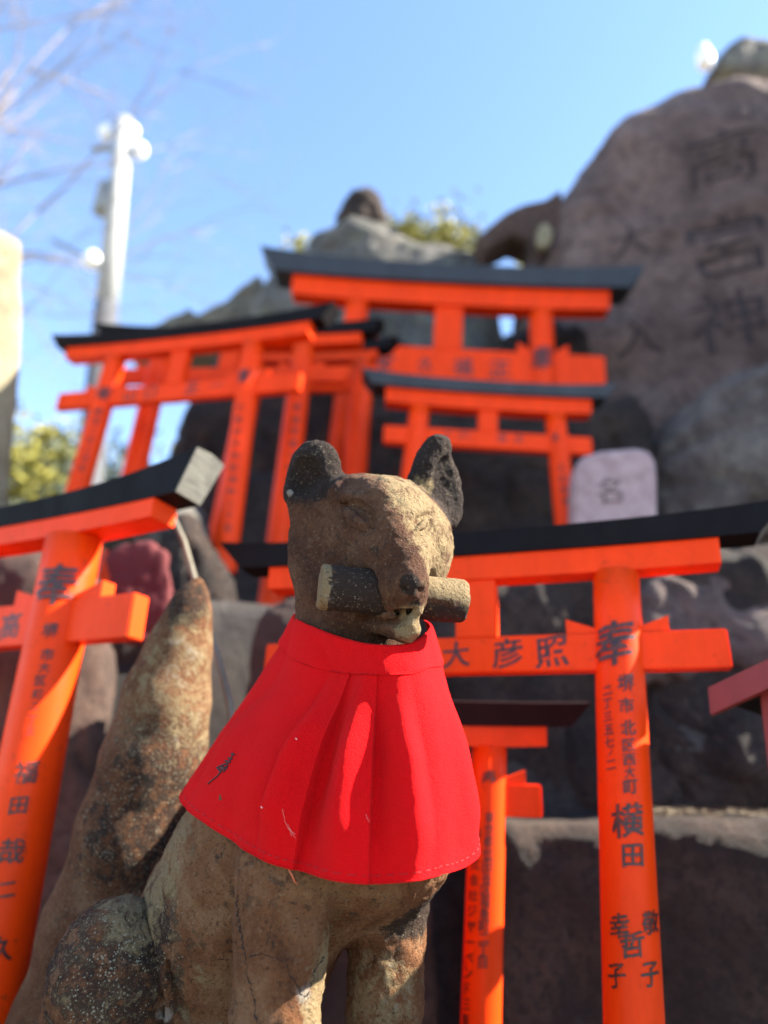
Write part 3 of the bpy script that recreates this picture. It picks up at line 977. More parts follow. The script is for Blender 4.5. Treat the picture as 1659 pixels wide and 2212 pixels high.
def head_sdf(p):
    d = head_eye(p)
    # eyes: swollen almond lids between two cut lines, under a low brow
    for arc, r0, r1 in EYE_ARCS:
        for q0, q1, t0, t1 in zip(arc[:-1], arc[1:], np.linspace(0, 1, len(arc))[:-1], np.linspace(0, 1, len(arc))[1:]):
            d = smax(d, -sd_cone(p, q0, q1, r0 + (r1 - r0) * t0, r0 + (r1 - r0) * t1), .0015)
    # grooves beside the bridge of the nose
    d = smax(d, -sd_cone(p, cf(818, 1165, .676), cf(850, 1225, .655), .003, .002), .010)
    # nostrils and nose notch
    for u, v in ((873, 1274), (910, 1277)):
        q = march(head_base, u, v); d = smax(d, -sd_sph(p, q, .0042), .003)
    # mouth line round the muzzle
    prev = None
    for u, v in ((782, 1330), (812, 1333), (845, 1336), (872, 1333), (896, 1326), (920, 1312)):
        q = march(head_base, u, v)
        if prev is not None: d = smax(d, -sd_cone(p, prev, q, .0078, .0070), .002)
        prev = q
    # teeth
    for u, v in ((806, 1322), (819, 1325), (832, 1327), (846, 1328)):
        q = march(head_base, u, v); d = smin(d, sd_sph(p, q + np.array([0, .0, -.0032]), .0048), .0015)
    # knobbly chin lichen
    for u, v, r in ((893, 1335, .006), (886, 1352, .007), (897, 1362, .006), (878, 1370, .006), (903, 1318, .005)):
        q = march(head_base, u, v); d = smin(d, sd_sph(p, q - np.array([0, 0, .002]), r), .004)
    # ears: thick cupped plates
    eD = sd_ell(p, earL_c, (.0305, .0335, .0165), M_earL)
    eD = smin(eD, sd_cone(p, cf(665, 1065, .768), cf(690, 1110, .765), .026, .03), .012)
    eD = smax(eD, -sd_ell(p, earL_c + M_earL @ np.array([-.006, -.009, .0165]), (.0190, .0215, .0125), M_earL), .006)
    d = smin(d, eD, .008)
    eD = sd_ell(p, earR_c, (.0250, .0450, .0130), M_earR)
    eD = smin(eD, sd_cone(p, cf(905, 1035, .775), cf(948, 965, .785), .012, .014), .012)
    eD = smin(eD, sd_cone(p, cf(935, 1110, .778), cf(968, 1120, .785), .016, .012), .012)
    eD = smax(eD, -sd_ell(p, earR_c + M_earR @ np.array([.003, -.004, .0125]), (.0135, .0350, .0034), M_earR), .006)
    d = smin(d, eD, .007)
    # hole for the scroll
    d = smax(d, -(scroll_sdf(p) - f32(.0012)), .002)
    # cut off under the collar
    d = smax(d, -((p @ f32(UPC)) - f32(cf(772, 1452, .748) @ UPC)), .002)
    return d


# -- body
def leg_pts(u, v, d, L, du=0):
    a = cf(u, v, d); b = down(a, L) + np.array([du, 0, 0]); return a, b


def body_sdf(p):
    zc = lambda q: None
    chest = cf(790, 1750, .728)
    d = sd_ell(p, chest, (.098, .112, .088), basis((1, 0, .15), zhint=(.1, -.2, 1)))
    d = smin(d, sd_cone(p, cf(772, 1400, .752), cf(760, 1640, .722), .0665, .086), .05)
    # trunk going back to the rump
    d = smin(d, sd_cone(p, cf(655, 1715, .745), cf(425, 2190, .800), .100, .118), .05)
    d = smin(d, sd_ell(p, cf(400, 2350, .80), (.125, .12, .13)), .06)
    # near fore leg
    a, b = leg_pts(619, 1880, .650, .300, .008)
    d = smin(d, sd_cone(p, cf(650, 1700, .682), a, .050, .0435), .014)
    d = smin(d, sd_cone(p, a, b, .0432, .0325), .008)
    foot = down(b, -.008) + yaw_cam((0, 0, 1), .25) * .030
    d = smin(d, sd_ell(p, foot, (.036, .026, .052), basis(yaw_cam((1, 0, 0), .25), zhint=yaw_cam((0, 0, 1), .25))), .02)
    # far fore leg
    a, b = leg_pts(845, 1890, .762, .335, .0)
    d = smin(d, sd_cone(p, cf(860, 1800, .745), a, .052, .043), .03)
    d = smin(d, sd_cone(p, a, b, .041, .034), .012)
    foot = down(b, -.008) + yaw_cam((0, 0, 1), .25) * .030
    d = smin(d, sd_ell(p, foot, (.036, .026, .052), basis(yaw_cam((1, 0, 0), .25), zhint=yaw_cam((0, 0, 1), .25))), .02)
    # haunch, knee and hind foot
    hk = cf(252, 2108, .722)
    hd = sd_ell(p, hk, (.0555, .0740, .066), basis((1, .12, .1), zhint=(0, -.15, 1)))
    hd = smin(hd, sd_cone(p, down(hk, .02), down(cf(330, 2330, .745), .06), .054, .06), .05)
    hf = cf(380, 2560, .66)
    hf = hf + UPC * 0
    d = smax(d, -(hd - f32(.0035)), .006)
    d = smin(d, hd, .003)
    d = smin(d, sd_cone(p, down(cf(330, 2330, .745), .07), down(cf(400, 2300, .66), .095), .05, .032), .03)
    # hind leg crease against the belly
    d = smax(d, -sd_cone(p, cf(372, 2065, .690), cf(392, 2200, .675), .004, .006), .010)
    # cut flat at the plinth
    zw = (p @ f32(UPC)) + f32(CAM[2])
    d = smax(d, f32(FOXBASE_Z) - zw, .004)
    return d


def fox_colours(P):
    """where black crust, moss and pale lichen sit, and sunlit parts lightened in the colour (P in the modelling frame)"""
    def blob(c, r, s=.5):
        q = np.linalg.norm(P - np.asarray(c), axis=1) / r
        return np.clip((1 - q) / s, 0, 1)
    n = fbm(P, 30, 3, 5)
    dark = np.zeros(len(P)); moss_and_sun = np.zeros(len(P)); pale = np.zeros(len(P))
    for c, r in ((earL_c, .050), (earR_c, .060), (earR_c + np.array([.01, -.05, 0]), .03), (cf(884, 1264, .636), .011), (cf(893, 1300, .650), .008)):
        dark = np.maximum(dark, blob(c, r, .35))
    dark = np.maximum(dark, .34 * blob(cf(240, 2090, .69), .11, .5))
    dark = np.maximum(dark, .9 * blob(cf(890, 1930, .73), .055, .5))
    dark = np.maximum(dark, .55 * blob(cf(330, 1990, .72), .07, .5))
    for c, r, w in ((cf(472, 2000, .70), .036, .9), (cf(455, 2075, .69), .034, .9), (cf(690, 2080, .63), .05, .8), (cf(700, 2190, .61), .05, .7), (cf(340, 1850, .72), .075, .62), (cf(420, 1760, .74), .06, .6), (cf(250, 2080, .67), .13, .30), (cf(300, 1960, .72), .07, .6), (cf(545, 2170, .66), .05, .45), (cf(600, 1930, .63), .04, .3),
                    (cf(470, 2190, .70), .05, .6), (cf(890, 1350, .65), .026, .9), (cf(965, 1200, .74), .04, .6), (cf(820, 2150, .70), .07, .5), (cf(760, 1310, .69), .02, .5), (cf(912, 1050, .77), .02, .7)):
        moss_and_sun = np.maximum(moss_and_sun, w * blob(c, r, .6))
    side = np.clip(((P - RIDGE_A) @ _tr) / .02, 0, 1) * (P[:, 1] > cf(800, 1340, .7)[1]) * (1 - blob(earR_c, .064, .25))  # lichen and sunlight together: lightens the face half right of the ridge
    moss_and_sun = np.maximum(moss_and_sun, .62 * side * np.clip((cf(0, 1010, .75)[1] - P[:, 1]) / .006, 0, 1))
    for c, r, w in ((cf(642, 1965, .62), .014, .9), (cf(560, 1995, .64), .010, .9), (cf(575, 1915, .64), .012, .7), (cf(632, 2080, .61), .03, .75), (cf(640, 2140, .60), .022, .8), (cf(580, 2120, .61), .03, .4),
                    (cf(892, 1345, .65), .017, .4), (cf(900, 1955, .72), .012, .6), (cf(870, 1990, .72), .010, .6), (cf(850, 2120, .70), .04, .4), (cf(355, 2190, .68), .012, .9), (cf(625, 1065, .75), .006, 1.)):
        pale = np.maximum(pale, w * blob(c, r, .5))
    return np.clip(dark + n * .12 * (dark > 0), 0, 1), moss_and_sun, pale


def make_fox():
    hP, hF = surface_nets(grid_eval(head_sdf, cf(590, 1480, .75) - np.array([0, 0, .18]), np.array([.115, .100, -.595]), .0019),
                          f32(cf(590, 1480, .75) - np.array([0, 0, .18])).astype(float), .0019)
    lo = np.array([-.36, -.60, -.98]); hi = np.array([.16, -.13, -.48])
    bP, bF = surface_nets(grid_eval(body_sdf, lo, hi, .0034), lo, .0034)
    hP = smooth_mesh(hP, hF, 1); bP = smooth_mesh(bP, bF, 2)
    for P, F, am in ((hP, hF, .0013), (bP, bF, .0020)):
        nn = vnormals(P, F)
        P += nn * (fbm(P, 38, 3, 2) * am + fbm(P, 150, 3, 9, .7) * am * .6)[:, None]
    P = np.concatenate([hP, bP]); F = np.concatenate([hF, bF + len(hP)])
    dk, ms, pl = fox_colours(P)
    wm_ = np.clip((cf(0, 1420, .75)[1] - P[:, 1]) / .05, 0, 1) * .9
    bl = lambda c, r, s_=.6: np.clip((1 - np.linalg.norm(P - c, axis=1) / r) / s_, 0, 1)
    sk_ = np.maximum.reduce([.95 * bl(cf(235, 2060, .66), .11), .7 * bl(cf(360, 1850, .72), .07), .6 * bl(cf(880, 1960, .72), .06), .45 * bl(earL_c, .05), .4 * bl(cf(470, 2160, .69), .06), .5 * bl(cf(890, 1345, .65), .025), .25 * np.ones(len(P))])
    Wd = cam2world(P)
    base = np.array([Wd[:, 0].mean(), Wd[:, 1].mean(), FOXBASE_Z])
    root = empty('fox_statue', base)
    tag(root, 'seated weathered stone fox statue holding a scroll in its mouth', 'statue')
    o = mesh_obj('body', Wd - base, F, FOXM, root, True, None, dict(dark=dk, moss_and_sun=ms, pale=pl, warm=wm_, speck=sk_))
    # scroll
    L = np.linalg.norm(scB - scA)
    Mx = basis(scD, zhint=(0, 0, 1))
    n, sg = 60, 72; V = []; prof = []
    prof = [(0, .70), (0, .90), (.0015, .97), (.004, 1.0)] + [(t, 1.0) for t in np.linspace(.008, L - .008, n)] + [(L - .004, .995), (L - .0015, .96), (L, .9), (L, .7)]
    for t, rr in prof:
        for k in range(sg):
            a = 2 * math.pi * k / sg
            V.append(scA + Mx @ np.array([t, math.cos(a) * scR * rr, math.sin(a) * scR * rr]))
    V = np.array(V)
    F = [[i * sg + k, i * sg + (k + 1) % sg, (i + 1) * sg + (k + 1) % sg, (i + 1) * sg + k] for i in range(len(prof) - 1) for k in range(sg)]
    F.append(list(range(sg))[::-1]); F.append([(len(prof) - 1) * sg + k for k in range(sg)])
    rad = V - (scA + ((V - scA) @ scD)[:, None] * scD)
    V = V + rad * (fbm(V, 60, 4, 21) * .045)[:, None] + scD * (fbm(V, 60, 3, 4) * .0012)[:, None]
    tl = (V - scA) @ scD / L
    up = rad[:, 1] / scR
    dk = np.where(tl < .5, .62 * np.clip(1.2 - np.abs(tl - .25) * 3, 0, 1), .7 * np.clip(-up * 2 + .3, 0, 1))  # darker left half, darker underside on the right
    ms = np.where(tl > .6, .75 * np.clip(up + .6, 0, 1), np.where(tl < .06, .8, 0.)); pl = np.where(tl < .1, .35, 0.)  # lighter top on the right, lighter left end
    wm_ = np.zeros(len(V)); sk_ = np.full(len(V), .45)
    Wd = cam2world(V)
    mesh_obj('scroll', Wd - base, F, FOXM, root, True, None, dict(dark=dk, moss_and_sun=ms, pale=pl, warm=wm_, speck=sk_))
    # tail
    tp = [((118, 2420, .875), .070), ((150, 2240, .895), .072), ((215, 2000, .925), .066), ((290, 1780, .950), .064), ((335, 1640, .962), .0635), ((362, 1500, .972), .051), ((390, 1390, .978), .036), ((412, 1310, .982), .020), ((428, 1258, .985), .006)]
    def tail_sdf(p):
        d = None
        for (a, ra), (b, rb) in zip(tp[:-1], tp[1:]):
            q = sd_cone(p, cf(*a), cf(*b), ra, rb)
            d = q if d is None else smin(d, q, .035)
        zw = (p @ f32(UPC)) + f32(CAM[2])
        return smax(d, f32(FOXBASE_Z) - zw, .004)
    lo = np.array([-.52, -.70, -1.08]); hi = np.array([-.17, -.06, -.76])
    tP, tF = surface_nets(grid_eval(tail_sdf, lo, hi, .0045), lo, .0045)
    tP = smooth_mesh(tP, tF, 1); nn = vnormals(tP, tF)
    tP = tP + nn * (fbm(tP, 26, 4, 31) * .0014)[:, None]
    def blob(c, r, s=.5): return np.clip((1 - np.linalg.norm(tP - np.asarray(c), axis=1) / r) / s, 0, 1)
    dk = np.maximum(.34 * blob(cf(370, 1640, .92), .09), .28 * blob(cf(300, 1800, .9), .1)); dk = np.maximum(dk, .4 * blob(cf(400, 1300, .95), .05))
    pl = np.maximum(.85 * blob(cf(392, 1600, .90), .024), .4 * blob(cf(400, 1430, .93), .06)); ms = np.clip(.35 * blob(cf(440, 1480, .95), .14) + .12, 0, 1)
    wm_ = np.full(len(tP), .6); sk_ = np.clip(.35 + .5 * blob(cf(330, 1700, .92), .2), 0, 1)
    mesh_obj('tail', cam2world(tP) - base, tF, FOXM, root, True, None, dict(dark=dk, moss_and_sun=ms, pale=pl, warm=wm_, speck=sk_))
    # dark tubes on the stone: cracks, and the groove beside the near fore leg
    bv = BVHTree.FromPolygons([Vector(q) for q in cam2world(bP).tolist()], bF.tolist())
    CR, _nt, _b = new_mat('crack_dark'); _b.inputs['Base Color'].default_value = (.012, .008, .006, 1); _b.inputs['Roughness'].default_value = 1
    for pts, r in (([(512, 1935), (514, 1975), (520, 2010), (527, 2060), (540, 2120), (548, 2160), (556, 2215)], .0010), ([(540, 2066), (568, 2060), (600, 2070), (618, 2082), (628, 2110), (644, 2130), (652, 2150), (666, 2156)], .0006),
                   ([(700, 2068), (688, 2085), (678, 2100), (674, 2130), (664, 2152)], .0008), ([(584, 2000), (580, 2030), (578, 2056)], .0004), ([(250, 2130), (235, 2160), (232, 2212)], .0004), ([(395, 2095), (430, 2080), (470, 2072), (500, 2074)], .00035)):
        pl_ = []
        for (u0, v0), (u1, v1) in zip(pts[:-1], pts[1:]):
            for t in np.linspace(0, 1, 9)[:-1]:
                u = u0 + (u1 - u0) * t + random.uniform(-3.2, 3.2); v = v0 + (v1 - v0) * t + random.uniform(-2, 2)
                h = bv.ray_cast(Vector(CAM), Vector(at(u, v, 1.0) - CAM).normalized())
                if h[0] is not None: pl_.append(h[0] - Vector(base))
        if len(pl_) > 2:
            mb = MB(); mb.tube(pl_, [r * .75 * random.uniform(.15, 1.4) for _ in pl_], 6)
            mb.build('crack', CR, root, True)
    return base, bv


fox_base, FOX_BV = make_fox()

# plinth under the fox
PL = rock_mat('plinth_stone', (.07, .06, .05), (.15, .13, .11), (.22, .20, .17), 8., (.25, .24, .16), .58, .7, .01)
mb = MB().box(-.27, .22, -.24, .27, -.190, -.001, .012)
tag(mb.build('plinth', PL, None, False, None), 'square grey stone plinth under the fox statue', 'plinth').location = Vector(fox_base)


# ------------------------------------------------------------------ bib
def catmull(P, t):
    P = np.asarray(P, float); n = len(P)
    i = np.clip(np.floor(t).astype(int), 0, n - 2); f_ = (t - i)[:, None]
    p0, p1, p2, p3 = P[np.clip(i - 1, 0, n - 1)], P[i], P[i + 1], P[np.clip(i + 2, 0, n - 1)]
    return .5 * ((2 * p1) + (-p0 + p2) * f_ + (2 * p0 - 5 * p1 + 4 * p2 - p3) * f_ ** 2 + (-p0 + 3 * p1 - 3 * p2 + p3) * f_ ** 3)


THREADR, _nt, _b = new_mat('red_thread'); _b.inputs['Base Color'].default_value = (.34, .003, .006, 1); _b.inputs['Roughness'].default_value = .8


def make_bib():
    cols = [((700, 1295, .845), (660, 1365, .855), (500, 1620, .885)),
            ((641, 1328, .785), (606, 1392, .785), (391, 1714, .775)),
            ((668, 1346, .722), (652, 1428, .718), (462, 1784, .685)),
            ((705, 1364, .692), (711, 1449, .683), (566, 1846, .632)),
            ((745, 1378, .676), (757, 1456, .664), (640, 1878, .607)),
            ((800, 1391, .664), (816, 1460, .650), (797, 1908, .580)),
            ((862, 1394, .664), (885, 1458, .652), (938, 1889, .596)),
            ((900, 1380, .682), (921, 1444, .676), (1006, 1864, .640)),
            ((926, 1355, .728), (952, 1436, .735), (1022, 1790, .705)),
            ((908, 1335, .79), (930, 1400, .80), (985, 1700, .79))]
    T0 = np.array([cf(*c[0]) for c in cols]); B0 = np.array([cf(*c[1]) for c in cols]); H0 = np.array([cf(*c[2]) for c in cols])
    edges = [4., 5., 6.]
    u = [0.]
    while u[-1] < 9:
        d = min(abs(u[-1] - e) for e in edges)
        u.append(u[-1] + (.006 if d < .07 else .02))
    u = np.array([min(x, 9.) for x in u])
    nv1, nv2 = 22, 120
    T_, B_, H_ = catmull(T0, u), catmull(B0, u), catmull(H0, u)
    rows = []
    for j in range(nv1):
        t = j / (nv1 - 1); rows.append(T_ + (B_ - T_) * t)
    for j in range(1, nv2 + 1):
        t = j / nv2
        rows.append(B_ + (H_ - B_) * t)
    G = np.array(rows)                                     # (nv, nu, 3)
    nv = len(G)
    vv = np.concatenate([np.linspace(-.18, 0, nv1), np.linspace(0, 1, nv2 + 1)[1:]])
    # outward normals from the smooth cone
    du = np.gradient(G, axis=1); dv = np.gradient(G, axis=0)
    Nn = np.cross(du, dv); Nn /= np.linalg.norm(Nn, axis=2)[:, :, None] + 1e-9
    c = cf(772, 1600, .74)
    if ((G - c) * Nn).sum() < 0: Nn = -Nn
    sm = lambda x: np.clip(x, 0, 1) ** 2 * (3 - 2 * np.clip(x, 0, 1))
    D = np.zeros(G.shape[:2])
    for j, v in enumerate(vv):
        if v < 0:
            D[j] += .0022 * sm((v + .18) / .01) + .0005 * np.sin(u * 2.2 + 1)
            continue
        h = .0040 + .0225 * sm(v / .5) * (1 - .62 * sm((v - .72) / .28))
        segs = [(1.9, 4.), (4., 5.), (5., 6.)]
        for (a, b) in segs:
            t = (u - a) / (b - a); inn = (t >= 0) & (t < 1)
            st = .36 if a < 3 else .08
            g = sm((t - st) / (.62 - st)) - .55 * sm((t - .60) / .40)
            D[j] += np.where(inn, g * h * (1.25 if a < 3 else 1.), 0)
        # broad soft fold at the right and small ones at the left
        t = (u - 6.) / 2.6
        D[j] += np.where(t > 0, h * .55 * sm(t / .5) * (1 - sm((t - .5) / .5)), 0)
        D[j] -= .0120 * sm(v * 3) * (1 - .6 * sm((v - .45) / .5)) * np.exp(-((u - 3.05 + v * .75) / .30) ** 2)
        D[j] += .0030 * sm(v * 2) * np.exp(-((u - 2.3 + v * .3) / .35) ** 2)
        D[j] += .0016 * sm(v * 2) * np.sin(u * 5.1 + v * 2)
    G = G + Nn * D[:, :, None]
    # keep clear of the stone
    flat = G.reshape(-1, 3); nf = Nn.reshape(-1, 3)
    for _ in range(3):
        s_ = np.minimum(body_sdf(f32(flat)), 1)
        flat = flat + nf * np.clip(.0035 - s_, 0, .05)[:, None]
    nu = len(u)
    flat = flat + nf * (fbm(flat, 45, 4, 77, .6) * .0005 + fbm(flat * np.array([1, .35, 1]), 22, 3, 78) * .0011)[:, None]
    Wv = cam2world(flat); Wn = cam2world(flat + nf) - Wv
    n = len(Wv)
    th = .0011
    band = []; skirt = []
    def sheet(j0, j1, off):
        idx = np.arange(n).reshape(nv, nu)[j0:j1]
        A = (Wv + Wn * off)[idx].reshape(-1, 3); B = (Wv + Wn * (off - th))[idx].reshape(-1, 3)
        r, cc = idx.shape; m_ = r * cc
        ix = np.arange(m_).reshape(r, cc)
        q = np.stack([ix[:-1, :-1], ix[1:, :-1], ix[1:, 1:], ix[:-1, 1:]], -1).reshape(-1, 4)
        F = [q, (q + m_)[:, ::-1]]
        for e in (ix[0], ix[-1], ix[:, 0], ix[:, -1]):
            F.append(np.stack([e[:-1], e[1:], e[1:] + m_, e[:-1] + m_], 1))
        return np.concatenate([A, B]), np.concatenate(F)
    base = Wv.reshape(nv, nu, 3)[0].mean(0); base[2] = Wv[:, 2].min()
    root = empty('bib', base)
    tag(root, 'bright red cotton bib with pleats, tied round the neck of the fox statue', 'bib')
    V, F = sheet(nv1 - 3, nv, 0.)
    mesh_obj('skirt', V - base, F, CLOTH, root, True)
    V, F = sheet(0, nv1, .0014)
    mesh_obj('neck_band', V - base, F, CLOTH, root, True)
    # hem stitching roll
    idx = np.arange(n).reshape(nv, nu)
    mb = MB(); mb.tube([Vector(Wv[i] - base) for i in idx[-1][::3]], .0007, 6)
    mb.build('hem', CLOTH, root, True)
    # stitched seam above the hem
    mb = MB()
    row = idx[-5]
    for i in range(6, nu - 8, 8):
        mb.tube([Vector(Wv[row[i]] + Wn[row[i]] * .0004 - base), Vector(Wv[row[i + 5]] + Wn[row[i + 5]] * .0004 - base)], .00035, 5)
    mb.build('hem_stitching', THREADR, root, True)['kind'] = 'stuff'
    bv = BVHTree.FromPolygons([Vector(q) for q in Wv.tolist()], np.stack([idx[:-1, :-1], idx[1:, :-1], idx[1:, 1:], idx[:-1, 1:]], -1).reshape(-1, 4).tolist())
    def onbib(pts, r, name, mat, wob=0.):
        pl_ = []
        for (u0, v0), (u1, v1) in zip(pts[:-1], pts[1:]):
            for t in np.linspace(0, 1, 7)[:-1] if (u1, v1) != pts[-1] else np.linspace(0, 1, 7):
                h = bv.ray_cast(Vector(CAM), Vector(at(u0 + (u1 - u0) * t + random.uniform(-wob, wob), v0 + (v1 - v0) * t + random.uniform(-wob, wob), 1.) - CAM).normalized())
                if h[0] is not None:
                    d = (Vector(CAM) - h[0]).normalized()
                    pl_.append(h[0] + d * .0008 - Vector(base))
        mb = MB(); mb.tube(pl_, r, 6)
        return mb.build(name, mat, root, True)
    # embroidered mark: pixel positions from the enlarged photo
    e = lambda x, y: ((700 + x * .2411) / 1.8517, (2950 + y * .2411) / 1.8517)
    for st in ([(935, 265), (990, 285)], [(958, 275), (940, 330), (915, 370), (885, 420), (850, 440)], [(885, 340), (950, 358)], [(830, 385), (925, 410)], [(690, 500), (770, 465), (850, 430)],
               [(850, 430), (875, 470), (862, 505), (800, 570)], [(705, 510), (745, 560), (770, 570)], [(770, 480), (790, 520), (830, 530)], [(800, 480), (775, 540), (760, 575), (690, 650), (610, 715), (548, 768)], [(740, 520), (800, 505), (850, 480)]):
        onbib([e(*p) for p in st], .0009, 'embroidered_stroke', THREAD, .3)
    # seam lines and stray threads
    LINT, _nt, _b = new_mat('lint'); _b.inputs['Base Color'].default_value = (.75, .30, .26, 1)
    z2 = lambda x, y: ((600 + x * .844) / 1.8517, (2400 + y * .844) / 1.8517)
    for st in ([(628, 990), (640, 1050), (660, 1090), (690, 1110)], [(660, 1080), (690, 1130)], [(1022, 1015), (1040, 1055)], [(655, 1065), (668, 1110), (672, 1120)]):
        onbib([z2(*p) for p in st], .00011, 'stray_thread', LINT, .6)
    for p in ((526, 980), (690, 655)):
        a = z2(*p); onbib([a, (a[0] + 3, a[1] + 3)], .0006, 'lint', LINT)
    a = cf(630, 1880, .606)
    ORT, _nt, _b = new_mat('orange_thread'); _b.inputs['Base Color'].default_value = (.5, .12, .05, 1)
    q = [cam2world(cf(u_, v_, d_)) - base for u_, v_, d_ in ((618, 1868, .612), (626, 1882, .606), (632, 1893, .604), (636, 1904, .606), (643, 1911, .608))]
    mb = MB(); mb.tube(q, .0007, 6); mb.build('loose_thread', ORT, root, True)


make_bib()


# ------------------------------------------------------------------ things around the gates
def stick():
    a, b = at(366, 1100, 1.22), at(476, 1545, 1.06)
    d = (b - a) / np.linalg.norm(b - a)
    e = b + d * ((b[2] - .56) / -d[2])
    pts = []
    for i in range(15):
        t = i / 14; p = a + (e - a) * t
        p = p + np.array([.018, 0, 0]) * math.sin(math.pi * min(t * 2, 1.)) + np.array([.004, 0, 0]) * math.sin(t * 23)
        pts.append(p)
    mb = MB(); mb.tube([p - e for p in pts], [.0045 + .0025 * i / 14 for i in range(15)], 10)
    o = mb.build('bamboo_stick', BAMBOO, None, True)
    o.location = Vector(e)
    tag(o, 'thin pale dry stick leaning behind the statue tail', 'stick')


stick()

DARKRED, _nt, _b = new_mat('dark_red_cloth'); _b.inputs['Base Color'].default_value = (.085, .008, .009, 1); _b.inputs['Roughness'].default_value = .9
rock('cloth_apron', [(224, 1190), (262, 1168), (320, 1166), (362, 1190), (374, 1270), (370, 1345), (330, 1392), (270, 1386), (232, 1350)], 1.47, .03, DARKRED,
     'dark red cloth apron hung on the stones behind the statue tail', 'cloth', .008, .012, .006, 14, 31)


def shrine():
    tip = at(1533, 1480, .93)
    W2, zt, yaw = .42, tip[2] - .55, math.radians(-42)
    ca, sa = math.cos(yaw), math.sin(yaw)
    lx, ly = -W2, -.064
    base = np.array([tip[0] - (lx * ca - ly * sa), tip[1] - (lx * sa + ly * ca), .55])
    root = empty('roofed_shrine', base); root.rotation_euler = (0, 0, yaw)
    tag(root, 'small maroon wooden shrine with gabled roof before the carved crest stone', 'shrine')
    sl_ = math.tan(math.radians(24)); apex = zt + W2 * sl_
    for sg in (-1, 1):
        for nm, y0, y1, dz, tt, mat in (('roof_panel', -.055, .26, .0, .014, BLACKP), ('bargeboard', -.072, -.056, -.004, .030, MAROON), ('bargeboard', .261, .277, -.004, .030, MAROON)):
            v = []
            for yy in (y0, y1):
                for (xx, zz) in ((sg * W2, zt), (0, apex)):
                    v += [(xx, yy, zz + dz), (xx, yy, zz + dz - tt * 1.12)]
            MB().add(v, [(0, 2, 3, 1), (4, 5, 7, 6), (0, 4, 6, 2), (1, 3, 7, 5), (0, 1, 5, 4), (2, 6, 7, 3)]).build(nm, mat, root)
    px = W2 - .062
    for sx in (-1, 1):
        for yy in (-.02, .22):
            MB().box(sx * px - .012, sx * px + .012, yy - .012, yy + .012, 0, zt + .062 * sl_ - .018, .002).build('post', MAROON, root)
    MB().box(-px + .014, px - .014, .0, .20, zt - .30, zt + .01, .003).build('cabinet', BLACKP, root)
    MB().box(-px - .02, px + .02, -.036, .236, zt - .34, zt - .305, .003).build('sill', MAROON, root)


shrine()


def white_cup():
    p = at(1521, 122, 3.35)
    pr = [(0, .0), (.035, .0), (.05, .03), (.058, .08), (.05, .13), (.03, .16), (.034, .185), (0, .185)]
    sg = 24; V = []; F = []
    for r, z in pr:
        for k in range(sg): V.append((r * math.cos(2 * math.pi * k / sg), r * math.sin(2 * math.pi * k / sg), z))
    for i in range(len(pr) - 1):
        for k in range(sg): F.append([i * sg + k, i * sg + (k + 1) % sg, (i + 1) * sg + (k + 1) % sg, (i + 1) * sg + k])
    mt, nt, b = new_mat('white_porcelain'); b.inputs['Base Color'].default_value = (.8, .8, .78, 1); b.inputs['Roughness'].default_value = .25
    o = mesh_obj('porcelain_jar', V, F, mt, None, True)
    o.location = Vector(p) - Vector((0, 0, .10))
    tag(o, 'small white porcelain jar on the shoulder of the inscribed boulder', 'jar')


white_cup()


rock('stone_post', [(-330, 1420), (-330, 640), (-220, 610), (-60, 590), (30, 580), (58, 590), (54, 800), (36, 1000), (18, 1200), (12, 1420)], 2.2, .22, R_POST,
     'sunlit cream stone post with flat worn top beside the yellow-green tree', 'stone post', .02, .012, .006, 4, 42, yawrot=.72)


